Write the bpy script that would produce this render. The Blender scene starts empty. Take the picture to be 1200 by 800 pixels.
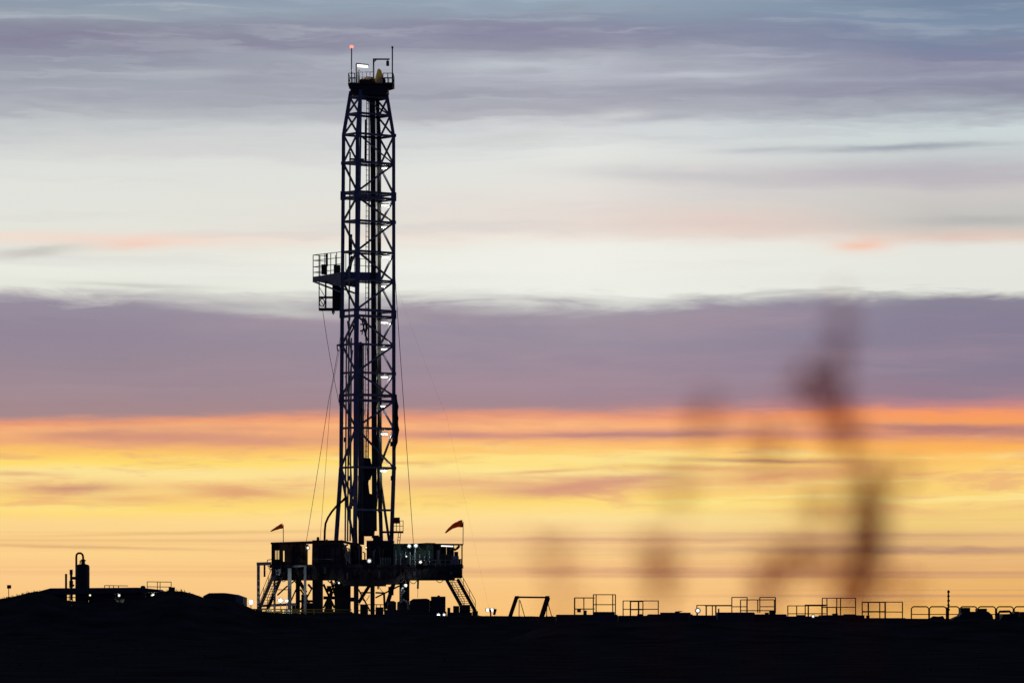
import bpy, math, random
from mathutils import Vector, noise as mnoise
rnd = random.Random(7)
S = bpy.context.scene
C = S.collection
R = math.radians

# ------------------------------------------------------------------ camera
F = 5000.0          # focal length in photograph pixels (1200 wide) -> 150 mm
HY = 724.0          # row of the horizon in the photograph
EYE = 1.7           # eye height above the flat ground
cam = bpy.data.objects.new('camera', bpy.data.cameras.new('camera'))
C.objects.link(cam)
cam.location = (0, 0, EYE)
cam.rotation_euler = (R(90), 0, 0)
cd = cam.data
cd.sensor_width = 36; cd.lens = 36*F/1200.0
cd.shift_y = (HY-400)/1200.0
cd.clip_start = 0.3; cd.clip_end = 40000
cd.dof.use_dof = True; cd.dof.focus_distance = 398; cd.dof.aperture_fstop = 3.5
S.camera = cam

def X(px, Y): return (px-600.0)/F*Y
def Z(py, Y): return EYE + (HY-py)/F*Y
def P(px, py, Y): return Vector((X(px, Y), Y, Z(py, Y)))

# ------------------------------------------------------------------ view / world / sun
S.view_settings.view_transform = 'Standard'
S.view_settings.look = 'None'
S.view_settings.exposure = 0.0
S.view_settings.gamma = 1.0
S.cycles.use_denoising = True
S.cycles.max_bounces = 6
S.cycles.transparent_max_bounces = 16
S.cycles.sample_clamp_indirect = 2.0

def lin(c):
    return tuple((v/255/12.92) if v/255 <= 0.04045 else ((v/255+0.055)/1.055)**2.4 for v in c)

W = bpy.data.worlds.new('World'); S.world = W; W.use_nodes = True
nt = W.node_tree; nt.nodes.clear()
def N(t, **k):
    n = nt.nodes.new(t)
    for a, b in k.items(): setattr(n, a, b)
    return n
def L(a, b): nt.links.new(a, b)
def setin(sock, v):
    if isinstance(v, bpy.types.NodeSocket): L(v, sock)
    else: sock.default_value = v
def M(op, a, b=0.0, c=0.0, clamp=False):
    n = N('ShaderNodeMath', operation=op, use_clamp=clamp)
    setin(n.inputs[0], a); setin(n.inputs[1], b); setin(n.inputs[2], c)
    return n.outputs[0]
def MAP(v, a, b, c=0.0, d=1.0, kind='SMOOTHSTEP'):
    n = N('ShaderNodeMapRange', interpolation_type=kind, clamp=True) if kind != 'SMOOTHSTEP' else N('ShaderNodeMapRange', interpolation_type=kind)
    for i, q in enumerate((v, a, b, c, d)): setin(n.inputs[i], q)
    return n.outputs[0]
def MIX(f, a, b):
    n = N('ShaderNodeMix', data_type='RGBA')
    setin(n.inputs[0], f)
    for s, v in ((n.inputs[6], a), (n.inputs[7], b)):
        if isinstance(v, tuple): s.default_value = (*v, 1)
        else: L(v, s)
    return n.outputs[2]
def NOISE(u, v, su, sv, detail=4, rough=0.55, off=0.0, dist=0.0):
    c = N('ShaderNodeCombineXYZ')
    setin(c.inputs[0], M('MULTIPLY_ADD', u, 1.0/su, off)); setin(c.inputs[1], M('MULTIPLY', v, 1.0/sv))
    c.inputs[2].default_value = off*0.37
    n = N('ShaderNodeTexNoise', noise_dimensions='3D')
    n.inputs['Scale'].default_value = 1; n.inputs['Detail'].default_value = detail
    n.inputs['Roughness'].default_value = rough; n.inputs['Distortion'].default_value = dist
    L(c.outputs[0], n.inputs['Vector'])
    return n.outputs['Fac']

tc = N('ShaderNodeTexCoord')
sep = N('ShaderNodeSeparateXYZ'); L(tc.outputs['Generated'], sep.inputs[0])
dx, dy, dz = sep.outputs
hyp = M('SQRT', M('ADD', M('MULTIPLY', dx, dx), M('ADD', M('MULTIPLY', dy, dy), 1e-6)))
az = M('ARCTAN2', dx, dy)
U = M('MULTIPLY_ADD', az, F, 600.0)                    # azimuth, 1 unit = 0.0115 degree
V = M('MULTIPLY_ADD', M('DIVIDE', dz, hyp), -F, HY)    # grows downwards from the top of the view, 724 = horizon
# slow undulation of the cloud decks
w1 = M('SUBTRACT', NOISE(U, V, 420, 60, 4, 0.6, 3.1), 0.5)
w2 = M('SUBTRACT', NOISE(U, V, 110, 14, 5, 0.65, 9.7), 0.5)
amp = MAP(V, 600, 480, 0.30, 1.0)
amp = M('MULTIPLY', amp, MAP(V, 540, 475, 1.0, 0.7))
amp = M('MULTIPLY', amp, MAP(V, 330, 200, 1.0, 1.9))
w3 = M('MULTIPLY', M('SUBTRACT', NOISE(U, V, 150, 22, 5, 0.6, 17.3, 0.6), 0.5), M('MULTIPLY', MAP(V, 318, 345), MAP(V, 400, 365)))
warp = M('MULTIPLY', M('ADD', M('MULTIPLY', w1, 44.0), M('MULTIPLY', w2, 20.0)), amp)
tilt = M('MULTIPLY', MAP(U, 0, 300, -9.0, 0.0), M('MULTIPLY', MAP(V, 455, 485), MAP(V, 530, 505)))
VW = M('ADD', M('ADD', M('ADD', V, warp), M('MULTIPLY', w3, 46.0)), tilt)
T = M('MULTIPLY_ADD', VW, 1/900.0, 100/900.0)          # -100..800

def ramp(stops):
    n = N('ShaderNodeValToRGB'); L(T, n.inputs[0])
    e = n.color_ramp.elements
    n.color_ramp.interpolation = 'LINEAR'
    while len(e) > 1: e.remove(e[0])
    first = True
    for y, c in stops:
        p = (y+100)/900.0
        if first: el = e[0]; el.position = p; first = False
        else: el = e.new(p)
        el.color = (*lin(c), 1)
    return n.outputs[0]
left = ramp([(-100,(118,132,154)),(0,(138,152,170)),(25,(152,163,176)),(42,(140,143,160)),(55,(134,132,154)),(66,(142,144,162)),(90,(160,165,176)),(118,(166,169,179)),
    (140,(186,190,194)),(165,(206,208,208)),(205,(223,225,220)),(268,(228,228,219)),(281,(238,222,208)),(292,(229,227,217)),(312,(236,237,227)),(338,(228,230,220)),
    (348,(196,192,190)),(360,(150,141,157)),(395,(149,136,152)),(440,(155,137,148)),(482,(166,137,140)),(491,(236,156,116)),(499,(252,184,122)),(514,(243,172,118)),(529,(252,198,106)),(544,(255,221,112)),
    (556,(253,227,152)),(578,(250,206,128)),(598,(255,219,114)),(612,(253,215,142)),(690,(250,202,128)),(724,(246,192,112))])
mid = ramp([(-100,(122,138,160)),(0,(152,168,184)),(12,(148,164,180)),(27,(138,143,163)),(42,(137,137,161)),(54,(150,151,168)),(70,(180,184,194)),(92,(178,180,190)),(110,(165,166,178)),
    (135,(178,178,187)),(152,(212,214,216)),(185,(228,230,226)),(262,(230,220,212)),(277,(236,226,216)),(292,(240,240,232)),(338,(238,239,230)),(353,(214,214,208)),
    (366,(160,152,164)),(400,(155,143,158)),(440,(158,138,152)),(478,(166,136,144)),(488,(232,154,122)),(497,(253,184,128)),(509,(236,164,128)),(520,(252,188,114)),(543,(255,221,124)),
    (556,(253,222,146)),(570,(247,200,130)),(588,(255,220,116)),(608,(255,230,158)),(632,(243,200,142)),(715,(248,194,112))])
right = ramp([(-100,(96,112,142)),(-20,(112,130,156)),(0,(120,138,162)),(22,(126,144,168)),(50,(122,134,160)),(72,(132,134,160)),(92,(150,154,172)),(110,(136,138,160)),(128,(166,172,182)),(145,(206,216,218)),
    (165,(204,212,212)),(190,(196,200,202)),(208,(188,184,190)),(228,(204,200,198)),(262,(196,195,190)),(277,(214,202,192)),(291,(230,230,222)),(336,(228,230,222)),(345,(184,182,180)),
    (354,(138,132,150)),(390,(134,126,148)),(440,(138,126,146)),(466,(150,126,142)),(476,(190,134,136)),(484,(250,156,100)),(494,(246,160,96)),(505,(204,138,120)),(520,(252,176,92)),(545,(254,206,112)),
    (600,(248,214,128)),(650,(222,174,120)),(715,(238,182,94))])
col = MIX(MAP(U, 150, 680, kind='LINEAR'), left, mid)
col = MIX(MAP(U, 680, 1090, kind='LINEAR'), col, right)

# fibrous high cloud in the upper part: greyer purple and paler streaks
hi = MAP(VW, 210, 100)
s1 = NOISE(U, VW, 210, 12, 3, 0.45, 5.5, 0.15)
col = MIX(M('MULTIPLY', MAP(s1, 0.46, 0.80), M('MULTIPLY', hi, M('MULTIPLY', 0.40, MAP(U, 650, 1000, 1.0, 0.6)))), col, lin((198, 202, 209)))
s2 = NOISE(U, VW, 300, 17, 4, 0.5, 12.5, 0.15)
col = MIX(M('MULTIPLY', MAP(s2, 0.46, 0.76), M('MULTIPLY', hi, 0.42)), col, lin((142, 143, 158)))
# soft mottling inside the pale zone and the purple deck
s3 = NOISE(U, VW, 520, 26, 4, 0.5, 21.0)
md = M('MULTIPLY', MAP(V, 120, 190), MAP(V, 345, 300))
col = MIX(M('MULTIPLY', MAP(s3, 0.48, 0.75), M('MULTIPLY', md, 0.30)), col, lin((200, 196, 200)))
dk = M('MULTIPLY', MAP(VW, 355, 375), MAP(VW, 478, 455))
s4 = NOISE(U, VW, 360, 34, 4, 0.5, 31.0)
col = MIX(M('MULTIPLY', MAP(s4, 0.40, 0.70), M('MULTIPLY', dk, 0.35)), col, lin((174, 148, 160)))
s4b = NOISE(U, VW, 240, 46, 5, 0.55, 37.0, 0.3)
col = MIX(M('MULTIPLY', MAP(s4b, 0.50, 0.72), M('MULTIPLY', dk, 0.32)), col, lin((142, 131, 150)))
# sunlit clouds of the orange zone
lo = M('MULTIPLY', MAP(VW, 486, 500), MAP(VW, 612, 585))
s5 = NOISE(U, VW, 130, 21, 5, 0.58, 41.0, 0.35)
col = MIX(M('MULTIPLY', MAP(s5, 0.49, 0.66), M('MULTIPLY', lo, 0.55)), col, lin((230, 166, 126)))
s6 = NOISE(U, VW, 260, 13, 4, 0.5, 47.0, 0.2)
col = MIX(M('MULTIPLY', MAP(s6, 0.48, 0.70), M('MULTIPLY', M('MULTIPLY', lo, MAP(VW, 515, 540)), 0.65)), col, lin((255, 234, 152)))
s9 = NOISE(U, VW, 330, 40, 4, 0.55, 83.0, 0.2)
pe = M('MULTIPLY', MAP(VW, 575, 630), 0.45)
col = MIX(M('MULTIPLY', MAP(s9, 0.42, 0.66), pe), col, lin((252, 204, 142)))
# thin level bars near the horizon
bt = M('MULTIPLY', MAP(V, 600, 632), MAP(V, 722, 690))
s7 = NOISE(U, V, 2600, 9, 3, 0.55, 53.0)
barc = MIX(MAP(U, 450, 1000), lin((226, 172, 120)), lin((176, 126, 112)))
col = MIX(M('MULTIPLY', MAP(s7, 0.49, 0.70), M('MULTIPLY', bt, MAP(U, 350, 1050, 0.45, 0.75))), col, barc)
s8 = NOISE(U, V, 1500, 14, 3, 0.5, 59.0)
col = MIX(M('MULTIPLY', MAP(s8, 0.50, 0.72), M('MULTIPLY', bt, 0.5)), col, MIX(MAP(U, 700, 1100), lin((255, 222, 146)), lin((248, 204, 112))))
col = MIX(M('MULTIPLY', MAP(V, 610, 680), 0.35), col, MIX(MAP(U, 700, 1100), lin((251, 198, 138)), lin((240, 180, 112))))
# single clouds: (u, v, half length, half height, slope, colour, opacity)
WU = M('MULTIPLY', M('SUBTRACT', NOISE(U, V, 60, 9, 4, 0.6, 71.0), 0.5), 14.0)
for cu, cv, ru, rv, sl, cc, op in [
    (170, 284, 120, 8, 0.0, (246, 216, 200), 0.6), (160, 288, 36, 5, -0.05, (246, 198, 178), 0.5),
    (40, 298, 55, 6, -0.10, (196, 192, 186), 0.75), (165, 336, 80, 3, 0.03, (190, 190, 182), 0.6),
    (260, 352, 100, 9, 0.05, (214, 215, 206), 0.55), (120, 343, 60, 3, 0.0, (204, 202, 198), 0.6),
    (1008, 289, 32, 8, 0.0, (248, 192, 168), 0.8), (1130, 281, 120, 6, -0.01, (232, 192, 178), 0.5),
    (860, 262, 150, 18, 0.02, (232, 206, 196), 0.6), (1060, 175, 110, 4, -0.03, (140, 145, 160), 0.7),
    (900, 176, 60, 3, -0.03, (176, 180, 188), 0.6), (800, 207, 130, 10, 0.05, (194, 192, 196), 0.6),
    (1020, 205, 150, 12, -0.06, (184, 178, 188), 0.5), (1150, 262, 80, 6, 0.0, (176, 176, 176), 0.6),
    (660, 572, 95, 9, -0.06, (212, 148, 124), 0.85), (730, 562, 60, 6, -0.08, (206, 144, 126), 0.6),
    (85, 573, 60, 6, -0.04, (204, 148, 118), 0.85), (280, 577, 65, 8, 0.03, (222, 158, 116), 0.85), (150, 585, 60, 6, 0.02, (228, 166, 116), 0.6),
    (190, 513, 140, 9, 0.02, (204, 142, 124), 0.75), (330, 517, 90, 6, 0.02, (214, 150, 124), 0.5), (480, 508, 80, 4, 0.0, (214, 146, 126), 0.5), (700, 509, 110, 4, -0.01, (172, 124, 128), 0.7),
    (900, 540, 110, 3, 0.02, (176, 122, 112), 0.75), (930, 556, 110, 10, -0.06, (214, 142, 106), 0.7), (1100, 503, 120, 5, 0.03, (166, 118, 122), 0.75),
    (100, 511, 60, 5, -0.03, (200, 140, 122), 0.6), (300, 502, 60, 3, 0.0, (220, 150, 122), 0.5), (540, 511, 60, 4, 0.01, (186, 136, 132), 0.6), (800, 509, 70, 4, -0.02, (166, 124, 126), 0.6),
    (20, 556, 50, 3, 0.02, (218, 160, 118), 0.6), (540, 566, 110, 7, 0.01, (226, 166, 126), 0.6), (820, 548, 90, 4, 0.03, (206, 144, 116), 0.55),
    (600, 76, 80, 6, -0.02, (200, 206, 211), 0.6), (820, 88, 90, 4, -0.02, (198, 203, 212), 0.6), (755, 102, 70, 5, -0.04, (156, 157, 173), 0.65), (790, 136, 62, 5, -0.09, (172, 173, 184), 0.7), (728, 134, 34, 6, -0.05, (210, 211, 210), 0.55),
    (600, 40, 120, 9, 0.04, (134, 132, 160), 0.6), (770, 24, 130, 8, 0.05, (138, 152, 172), 0.5), (600, 160, 50, 5, -0.1, (204, 204, 202), 0.6), (400, 102, 110, 6, 0.0, (160, 160, 174), 0.5), (230, 88, 70, 5, -0.04, (184, 188, 196), 0.55), (90, 118, 90, 6, 0.02, (160, 162, 174), 0.5),
    (330, 366, 90, 6, 0.06, (206, 206, 200), 0.65), (275, 358, 40, 5, 0.05, (178, 174, 178), 0.6), (200, 350, 60, 4, 0.0, (190, 188, 188), 0.5), (20, 352, 50, 5, 0.05, (156, 148, 162), 0.6), (600, 364, 80, 5, 0.0, (196, 194, 192), 0.5),
    (640, 552, 60, 2.2, -0.05, (226, 166, 116), 0.7), (1010, 600, 160, 5, 0.0, (230, 178, 112), 0.5),
    (1080, 645, 260, 5, 0.0, (156, 116, 116), 0.6), (1040, 627, 220, 3, 0.0, (196, 148, 122), 0.55), (760, 632, 420, 2.5, 0.0, (206, 156, 124), 0.6), (760, 668, 300, 4, 0.0, (208, 152, 116), 0.6),
    (90, 641, 150, 2.0, 0.02, (214, 166, 118), 0.7), (220, 625, 200, 2.0, -0.02, (226, 178, 122), 0.6)]:
    du = M('MULTIPLY', M('SUBTRACT', U, cu), 1.0/ru)
    dvv = M('SUBTRACT', M('ADD', V, M('MULTIPLY', WU, min(1.0, rv/7.0))), cv)
    dvv = M('MULTIPLY', M('SUBTRACT', dvv, M('MULTIPLY', du, sl*ru)), 1.0/rv)
    m = M('EXPONENT', M('MULTIPLY', M('ADD', M('MULTIPLY', du, du), M('MULTIPLY', dvv, dvv)), -1.0))
    col = MIX(M('MULTIPLY', m, op), col, lin(cc))

# clear dusk sky everywhere else, and the cloud glow fading into it with height and away from the sunset
SUN_EL, SUN_AZ = 0.8, 4.0
sky = N('ShaderNodeTexSky', sky_type='NISHITA')
sky.sun_disc = False; sky.sun_elevation = R(SUN_EL); sky.sun_rotation = R(SUN_AZ)
sky.dust_density = 1.5; sky.ozone_density = 3.0
dusk = N('ShaderNodeMix', data_type='RGBA', blend_type='MULTIPLY'); dusk.inputs[0].default_value = 1
L(sky.outputs[0], dusk.inputs[6]); dusk.inputs[7].default_value = (0.042, 0.044, 0.075, 1)
# pale band of the opposite twilight lying on the whole horizon
band = M('MULTIPLY', M('EXPONENT', M('MULTIPLY', M('ABSOLUTE', dz), -4.0)), 1.0)
anti = N('ShaderNodeMix', data_type='RGBA', blend_type='ADD'); L(band, anti.inputs[0])
L(dusk.outputs[2], anti.inputs[6]); anti.inputs[7].default_value = (0.050, 0.050, 0.110, 1)
glow = M('MULTIPLY', MAP(V, -1700, -40), MAP(M('ABSOLUTE', az), 2.0, 0.45))
col = MIX(glow, anti.outputs[2], col)
bg = N('ShaderNodeBackground'); L(col, bg.inputs[0]); bg.inputs[1].default_value = 1.0
wo = N('ShaderNodeOutputWorld'); L(bg.outputs[0], wo.inputs[0])
W.cycles.sampling_method = 'MANUAL'; W.cycles.sample_map_resolution = 1024

sun = bpy.data.objects.new('sun', bpy.data.lights.new('sun', 'SUN')); C.objects.link(sun)
sun.data.energy = 0.06; sun.data.angle = R(10); sun.data.color = (1.0, 0.62, 0.35)
sd = Vector((math.sin(R(SUN_AZ))*math.cos(R(SUN_EL)), math.cos(R(SUN_AZ))*math.cos(R(SUN_EL)), math.sin(R(SUN_EL))))
sun.rotation_euler = sd.to_track_quat('Z', 'Y').to_euler(); sun.location = (30, 500, 60)

# ------------------------------------------------------------------ materials
def mat(name, c, rough=0.6, metal=0.0, var=0.25, scale=1.5, emit=None, trans=0.0, bump=0.0, thin=None):
    m = bpy.data.materials.new(name); m.use_nodes = True
    t = m.node_tree; b = t.nodes['Principled BSDF']
    b.inputs['Roughness'].default_value = rough; b.inputs['Metallic'].default_value = metal
    if emit:
        b.inputs['Base Color'].default_value = (*c, 1)
        b.inputs['Emission Color'].default_value = (*emit[0], 1); b.inputs['Emission Strength'].default_value = emit[1]
        return m
    co = t.nodes.new('ShaderNodeTexCoord')
    n = t.nodes.new('ShaderNodeTexNoise'); n.inputs['Scale'].default_value = scale; n.inputs['Detail'].default_value = 5
    t.links.new(co.outputs['Object'], n.inputs['Vector'])
    r = t.nodes.new('ShaderNodeValToRGB')
    r.color_ramp.elements[0].position = 0.3; r.color_ramp.elements[1].position = 0.7
    r.color_ramp.elements[0].color = (*[v*(1-var) for v in c], 1); r.color_ramp.elements[1].color = (*[min(1, v*(1+var)) for v in c], 1)
    t.links.new(n.outputs['Fac'], r.inputs['Fac']); t.links.new(r.outputs['Color'], b.inputs['Base Color'])
    if bump:
        bp = t.nodes.new('ShaderNodeBump'); bp.inputs['Strength'].default_value = bump
        t.links.new(n.outputs['Fac'], bp.inputs['Height']); t.links.new(bp.outputs[0], b.inputs['Normal'])
    if trans:
        tr = t.nodes.new('ShaderNodeBsdfTranslucent'); t.links.new(r.outputs['Color'], tr.inputs[0])
        mx = t.nodes.new('ShaderNodeMixShader'); mx.inputs[0].default_value = trans
        t.links.new(b.outputs[0], mx.inputs[1]); t.links.new(tr.outputs[0], mx.inputs[2])
        t.links.new(mx.outputs[0], t.nodes['Material Output'].inputs[0])
    if thin:      # loose weave or papery bracts: part of the light passes straight through, tinted
        src = t.nodes['Material Output'].inputs[0].links[0].from_socket
        tp = t.nodes.new('ShaderNodeBsdfTransparent'); tp.inputs[0].default_value = (*thin[1], 1)
        mx = t.nodes.new('ShaderNodeMixShader'); mx.inputs[0].default_value = thin[0]
        t.links.new(src, mx.inputs[1]); t.links.new(tp.outputs[0], mx.inputs[2])
        t.links.new(mx.outputs[0], t.nodes['Material Output'].inputs[0])
    return m
NAVY = mat('navy_painted_steel', (0.19, 0.19, 0.30), 0.45)
BLACK = mat('dark_painted_steel', (0.035, 0.035, 0.042), 0.6)
GREY = mat('grey_steel', (0.22, 0.23, 0.25), 0.5)
PALE = mat('pale_painted_steel', (0.42, 0.50, 0.52), 0.55)
RUST = mat('brown_steel', (0.07, 0.04, 0.028), 0.8)
GREEN = mat('green_painted_steel', (0.045, 0.075, 0.062), 0.6)
YELLOW = mat('yellow_paint', (0.55, 0.40, 0.06), 0.5)
RED = mat('red_paint', (0.35, 0.05, 0.04), 0.6)
WIRE = mat('wire_rope', (0.08, 0.08, 0.09), 0.5)
RUBBER = mat('black_rubber', (0.02, 0.02, 0.02), 0.7)
PIPE = mat('drill_pipe_steel', (0.12, 0.13, 0.17), 0.45)
TANK = mat('dusty_tank_paint', (0.05, 0.055, 0.085), 0.65)
TIMBER = mat('timber', (0.12, 0.08, 0.05), 0.8)
SOCK = mat('windsock_cloth', (0.85, 0.16, 0.05), 0.8, trans=0.8, thin=(0.22, (1.0, 0.34, 0.14)))
WEED = mat('dry_weed', (0.34, 0.12, 0.05), 0.9, trans=0.5, thin=(0.62, (0.97, 0.50, 0.24)))
GRASS = mat('dry_grass', (0.05, 0.045, 0.02), 0.9)
SOIL = mat('dark_soil', (0.095, 0.080, 0.062), 0.95, var=0.5, scale=0.35, bump=0.4)
SOIL.node_tree.nodes['Principled BSDF'].inputs['Specular IOR Level'].default_value = 0.0
GLASS = mat('window_glass', (0.6, 0.65, 0.7), 0.05); GLASS.node_tree.nodes['Principled BSDF'].inputs['Transmission Weight'].default_value = 1.0; GLASS.node_tree.nodes['Principled BSDF'].inputs['IOR'].default_value = 1.02
COOL = mat('lamp_cool_white', (0.05, 0.05, 0.05), emit=((0.80, 0.97, 1.0), 2.2))
WHITE = mat('lamp_white', (0.05, 0.05, 0.05), emit=((1.0, 0.97, 0.90), 1.9))
FLUO = mat('tube_lamp', (1, 1, 1), emit=((1.0, 0.98, 0.92), 1.8))
WARM = mat('lamp_warm', (1, 1, 1), emit=((1.0, 0.72, 0.30), 3.0))
HALO_INNER = mat('lamp_halo_inner', (0.03, 0.03, 0.03), emit=((0.95, 0.97, 0.9), 0.40))  # inner bloom ring round the lens, glow put in as emission
HALO = mat('lamp_halo_outer', (0.02, 0.02, 0.02), emit=((0.95, 0.95, 0.85), 0.10))  # fainter outer bloom ring, also glow put in as emission
BEACON = mat('beacon_red', (1, 0.1, 0.1), emit=((1.0, 0.16, 0.10), 3.0))

# ------------------------------------------------------------------ geometry helpers
def lamp_light(t, pos, watts, colour=(1, .97, .9)):
    d = bpy.data.lights.new('glow', 'POINT'); d.energy = watts; d.color = colour; d.shadow_soft_size = 0.02
    o = bpy.data.objects.new('glow', d); C.objects.link(o); o.parent = t.o; o.location = Vector(pos)-t.loc

class G:
    def __init__(s): s.v = []; s.f = []
    def _add(s, vs, fs):
        o = len(s.v); s.v += [Vector(q) for q in vs]; s.f += [[i+o for i in q] for q in fs]; return s
    def beam(s, p, q, w, h=None, up=None):
        p = Vector(p); q = Vector(q); h = h or w
        d = (q-p).normalized()
        u = Vector(up) if up else (Vector((0, 0, 1)) if abs(d.z) < 0.95 else Vector((0, 1, 0)))
        a = d.cross(u).normalized()*w/2; b = a.cross(d).normalized()*h/2
        vs = [p-a-b, p+a-b, p+a+b, p-a+b, q-a-b, q+a-b, q+a+b, q-a+b]
        return s._add(vs, [(0,1,2,3),(7,6,5,4),(0,4,5,1),(1,5,6,2),(2,6,7,3),(3,7,4,0)])
    def box(s, a, b):
        x0,y0,z0 = [min(i,j) for i,j in zip(a,b)]; x1,y1,z1 = [max(i,j) for i,j in zip(a,b)]
        vs = [(x0,y0,z0),(x1,y0,z0),(x1,y1,z0),(x0,y1,z0),(x0,y0,z1),(x1,y0,z1),(x1,y1,z1),(x0,y1,z1)]
        return s._add(vs, [(3,2,1,0),(4,5,6,7),(0,1,5,4),(1,2,6,5),(2,3,7,6),(3,0,4,7)])
    def tube(s, pts, r, n=6, cap=True):
        pts = [Vector(p) for p in pts]; k = len(pts)
        rs = r if isinstance(r, (list, tuple)) else [r]*k
        o = len(s.v); prev = None
        for i, p in enumerate(pts):
            d = (pts[min(i+1, k-1)]-pts[max(i-1, 0)]).normalized()
            if prev is None:
                u = Vector((0, 1, 0)) if abs(d.y) < 0.9 else Vector((1, 0, 0))
                a = d.cross(u).normalized()
            else: a = (prev-d*prev.dot(d)).normalized()
            prev = a; b = d.cross(a)
            for j in range(n):
                t = 2*math.pi*j/n; s.v.append(p+(a*math.cos(t)+b*math.sin(t))*rs[i])
        for i in range(k-1):
            for j in range(n):
                s.f.append([o+i*n+j, o+i*n+(j+1) % n, o+(i+1)*n+(j+1) % n, o+(i+1)*n+j])
        if cap:
            s.f.append([o+j for j in reversed(range(n))]); s.f.append([o+(k-1)*n+j for j in range(n)])
        return s
    def prism(s, outline, y0, y1):       # outline in (x,z), counter-clockwise seen from -Y
        n = len(outline); o = len(s.v)
        s.v += [Vector((x, y0, z)) for x, z in outline]+[Vector((x, y1, z)) for x, z in outline]
        s.f.append([o+i for i in range(n)]); s.f.append([o+n+i for i in reversed(range(n))])
        for i in range(n): s.f.append([o+i, o+n+i, o+n+(i+1) % n, o+(i+1) % n])
        return s

def mesh_obj(name, g, m, origin, smooth=False):
    me = bpy.data.meshes.new(name)
    o0 = Vector(origin)
    me.from_pydata([tuple(v-o0) for v in g.v], [], g.f); me.update()
    if smooth: me.polygons.foreach_set('use_smooth', [True]*len(me.polygons))
    me.materials.append(m)
    ob = bpy.data.objects.new(name, me); C.objects.link(ob)
    return ob
def tag(o, label, cat, group=None):
    o['label'] = label; o['category'] = cat
    if group: o['group'] = group
    return o
class Thing:
    def __init__(s, name, label, cat, loc, group=None):
        s.o = bpy.data.objects.new(name, None); C.objects.link(s.o); s.loc = Vector(loc); s.o.location = s.loc
        tag(s.o, label, cat, group)
    def part(s, name, g, m, parent=None, smooth=False):
        ob = mesh_obj(name, g, m, s.loc, smooth); ob.parent = parent or s.o
        return ob
def single(name, label, cat, g, m, loc, group=None, smooth=False):
    o = mesh_obj(name, g, m, loc, smooth); o.location = loc
    return tag(o, label, cat, group)
def pbox(x0, y0, x1, y1, Y0, Y1):
    """box whose front face covers the pixels x0..x1, y0..y1 at distance Y0 and that reaches back to Y1"""
    return G().box((X(x0, Y0), Y0, Z(y1, Y0)), (X(x1, Y0), Y1, Z(y0, Y0)))
def pbeam(a, b, w, h=None): return G().beam(P(*a), P(*b), w, h)

# ------------------------------------------------------------------ ground
crest_pts = [(-700,700),(-200,704),(-60,706),(0,703),(14,700),(30,696),(46,692.5),(60,696),(74,703),(110,706),(150,705.5),(170,701),(190,692.5),(205,691.5),(216,693),(226,696.5),(232,699),(240,700),(246,701),
             (275,705),(287,710.5),(300,716),(312,718),(345,718.5),(380,719.5),(398,717.5),(430,718),(470,720),(540,721),(620,721.5),(660,722.5),(700,728),(900,733),(1250,734),(1700,733)]
def crest(px):
    for (a, b), (c, d) in zip(crest_pts, crest_pts[1:]):
        if a <= px <= c: return b+(d-b)*(px-a)/(c-a)
    return 705 if px < 0 else 733
RY = 330.0
def ground_z(x, y):
    if y < 5: return 0.0
    px = 600+x/y*F
    zr = max(0.0, Z(crest(px), RY))
    dyy = y-RY
    lf = min(1.0, max(0.0, (330-px)/40.0))      # the left mound has a broad flat top
    dback = max(0.0, dyy-26*lf)
    f = math.exp(-(dyy/16.0)**2) if dyy < 0 else math.exp(-(dback/9.0)**2)
    z = zr*f
    if x > -1 and 250 < y < 320:                            # spoil bank in front of the tanks
        k2 = min(1.0, (x+1)/4.0); e = (y-284.0)/(14.0 if y < 284 else 6.0)
        z = max(z, k2*math.exp(-e*e)*(1.58+0.14*mnoise.noise(Vector((x*0.22, 1.0, 2)))+0.10*mnoise.noise(Vector((x*0.9, y*0.2, 7)))))
    if 60 < y < 2000:
        k = min(1, (y-60)/60)
        z += k*(0.10*mnoise.noise(Vector((x*0.12, y*0.10, 3)))+0.10*mnoise.noise(Vector((x*0.5, y*0.4, 9)))*(f+0.25))
        if f > 0.2: z += f*(0.15*mnoise.noise(Vector((x*0.35, y*0.3, 5)))+0.13*mnoise.noise(Vector((x*1.1, y*0.5, 15))))*(0.8 if px < 200 else 0.4)
    if y > 420: z *= max(0, 1-(y-420)/400)
    return z
ys = [-200, -60, 0, 30, 60, 80, 100]+[100+2.5*i for i in range(1, 121)]+[420, 450, 500, 600, 800, 1200, 2000, 4000, 8000, 14000]
xs = [-14000, -6000, -2500, -1000, -500, -250, -150, -110]+[-90+0.75*i for i in range(int(180/0.75)+1)]+[110, 150, 250, 500, 1000, 2500, 6000, 14000]
g = G()
for y in ys:
    for x in xs: g.v.append(Vector((x, y, ground_z(x, y))))
n = len(xs)
for j in range(len(ys)-1):
    for i in range(n-1): g.f.append([j*n+i, j*n+i+1, (j+1)*n+i+1, (j+1)*n+i])
gr = mesh_obj('ground', g, SOIL, (0, 0, 0), True); gr['kind'] = 'structure'

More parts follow.
